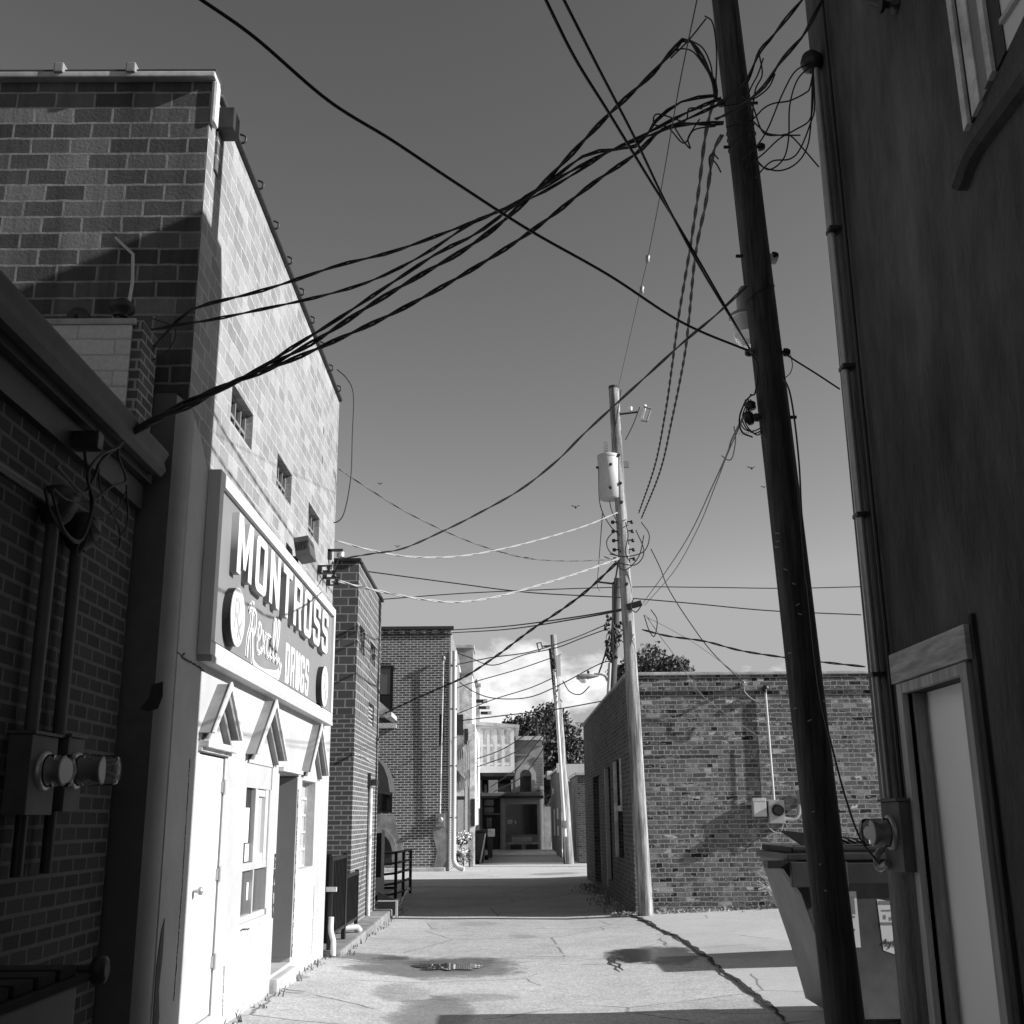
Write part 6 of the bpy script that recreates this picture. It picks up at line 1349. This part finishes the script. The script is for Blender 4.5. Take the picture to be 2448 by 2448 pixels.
# weeds
def tuft(mb,c,n,h,rnd,spread=.1):
    for _ in range(n):
        a=rnd.uniform(0,6.28); l=h*rnd.uniform(.4,1.2); p=Vector(c)+Vector((rnd.uniform(-spread,spread),rnd.uniform(-spread,spread)*.6,0)); q=p+Vector((math.cos(a)*l*.5,math.sin(a)*l*.5,l)); w=Vector((math.sin(a),-math.cos(a),0))*.006
        m_=p.lerp(q,.55)+Vector((0,0,l*.1)); mb.face([p-w,p+w,m_+w,m_-w]); mb.face([m_-w*1.2,m_+w*1.2,q])
rnd=random.Random(31); mb=MB(); ml=MB()
for k in range(420):
    x=rnd.uniform(1.75,7.5); y=19.38-abs(rnd.gauss(0,.16)); tuft(mb,(x,y,g(x,y)),2,.07,rnd,.04); leaves(ml,(x,y,g(x,y)+.03),(.05,.05,.03),3,.022,rnd)
tag(mb.build('weeds','weed'),'low pale weeds along the foot of the low brick wall','weeds',kind='stuff')
tag(ml.build('leaf_litter','weed'),'dead leaves scattered along the foot of the low brick wall','leaves',kind='stuff')
mb=MB()
for k in range(90):
    y=rnd.uniform(8.2,19.8); e=-2.09 if y<13.8 else -1.9; x=e+abs(rnd.gauss(0,.05)); tuft(mb,(x,y,g(x,y)),3,.05,rnd,.04)
for k in range(240):
    y=rnd.uniform(19.5,28); x=2.15-abs(rnd.gauss(0,.22)); tuft(mb,(x,y,g(x,y)),3,.06,rnd,.06)
tag(mb.build('grass','weed_dark'),'dark sparse grass tufts along the wall feet and crack','grass',kind='stuff')
ms=MB()
for p in catmull(cw,14):
    if rnd.random()<.07: tuft(ms,(p.x+rnd.uniform(-.04,.04),p.y,g(p.x,p.y)+.01),3,.03,rnd,.03)
tag(ms.build('crack_grass','weed_dark'),'tiny grass growing in the long pavement crack','grass',kind='stuff')
mb=MB(); q=PY(1870,2150,19.2); q.z=g(q.x,19.2)
for _ in range(60):
    a=rnd.uniform(-1.2,1.2); l=rnd.uniform(.25,.62); p=q+Vector((rnd.uniform(-.1,.1),rnd.uniform(-.1,.05),0)); mb.tube(catmull([p,p+Vector((math.sin(a)*l*.4,0,l*.6)),p+Vector((math.sin(a)*l*.9,-.05,l*rnd.uniform(.6,1)))],4),.004,3,False)
leaves(mb,q+Vector((0,0,.25)),(.35,.15,.22),130,.014,rnd)
tag(mb.build('dry_weed','dry_weed'),'dry pale weed clump against the low brick wall','weed')
T=thing('weed_plant','small leafy weed with one tall stalk at the alley edge by the concrete block','weed',(-1.75,20.0,0))
mb=MB(); b0=onG(950,2188); leaves(mb,b0+Vector((0,0,.10)),(.18,.12,.08),90,.03,rnd); mb.build('foliage','weed',T)
mb=MB(); mb.tube(catmull([b0,b0+Vector((.04,0,.15)),b0+Vector((.10,0,.30)),b0+Vector((.17,0,.42))],4),.008,4); leaves(mb,b0+Vector((.17,0,.42)),(.05,.05,.04),16,.018,rnd); mb.build('stalk','dry_weed',T)
# birds
for i,(x,y,l) in enumerate(((1376,1213,'small dark bird in the sky left of the sunlit pole'),(1797,1120,'small dark bird in the sky nearest the dark pole'),(1826,1165,'tiny dark bird low in the sky beside the dark pole'),(908,1157,'tiny dark bird above the left rooftops'),(950,1307,'tiny dark bird beside the sagging cables at the left'))):
    q=PY(x,y,40); T=thing('bird',l,'bird',q,'birds in flight'); s=.16 if i<2 else .10
    mb=MB(); mb.tube([q+Vector((0,-s*.8,0)),q+Vector((0,0,0)),q+Vector((0,s*.9,.02))],[.01,.05*s/.16,.008],6); mb.build('body','black_metal',T)
    mb=MB()
    for sg in (-1,1): mb.face([q+Vector((0,-.04,0)),q+Vector((sg*s*.6,0,s*.5)),q+Vector((sg*s*1.2,.1,s*.6)),q+Vector((sg*s*.5,.08,s*.35))])
    mb.build('wings','black_metal',T)
print('wires',NW[0])
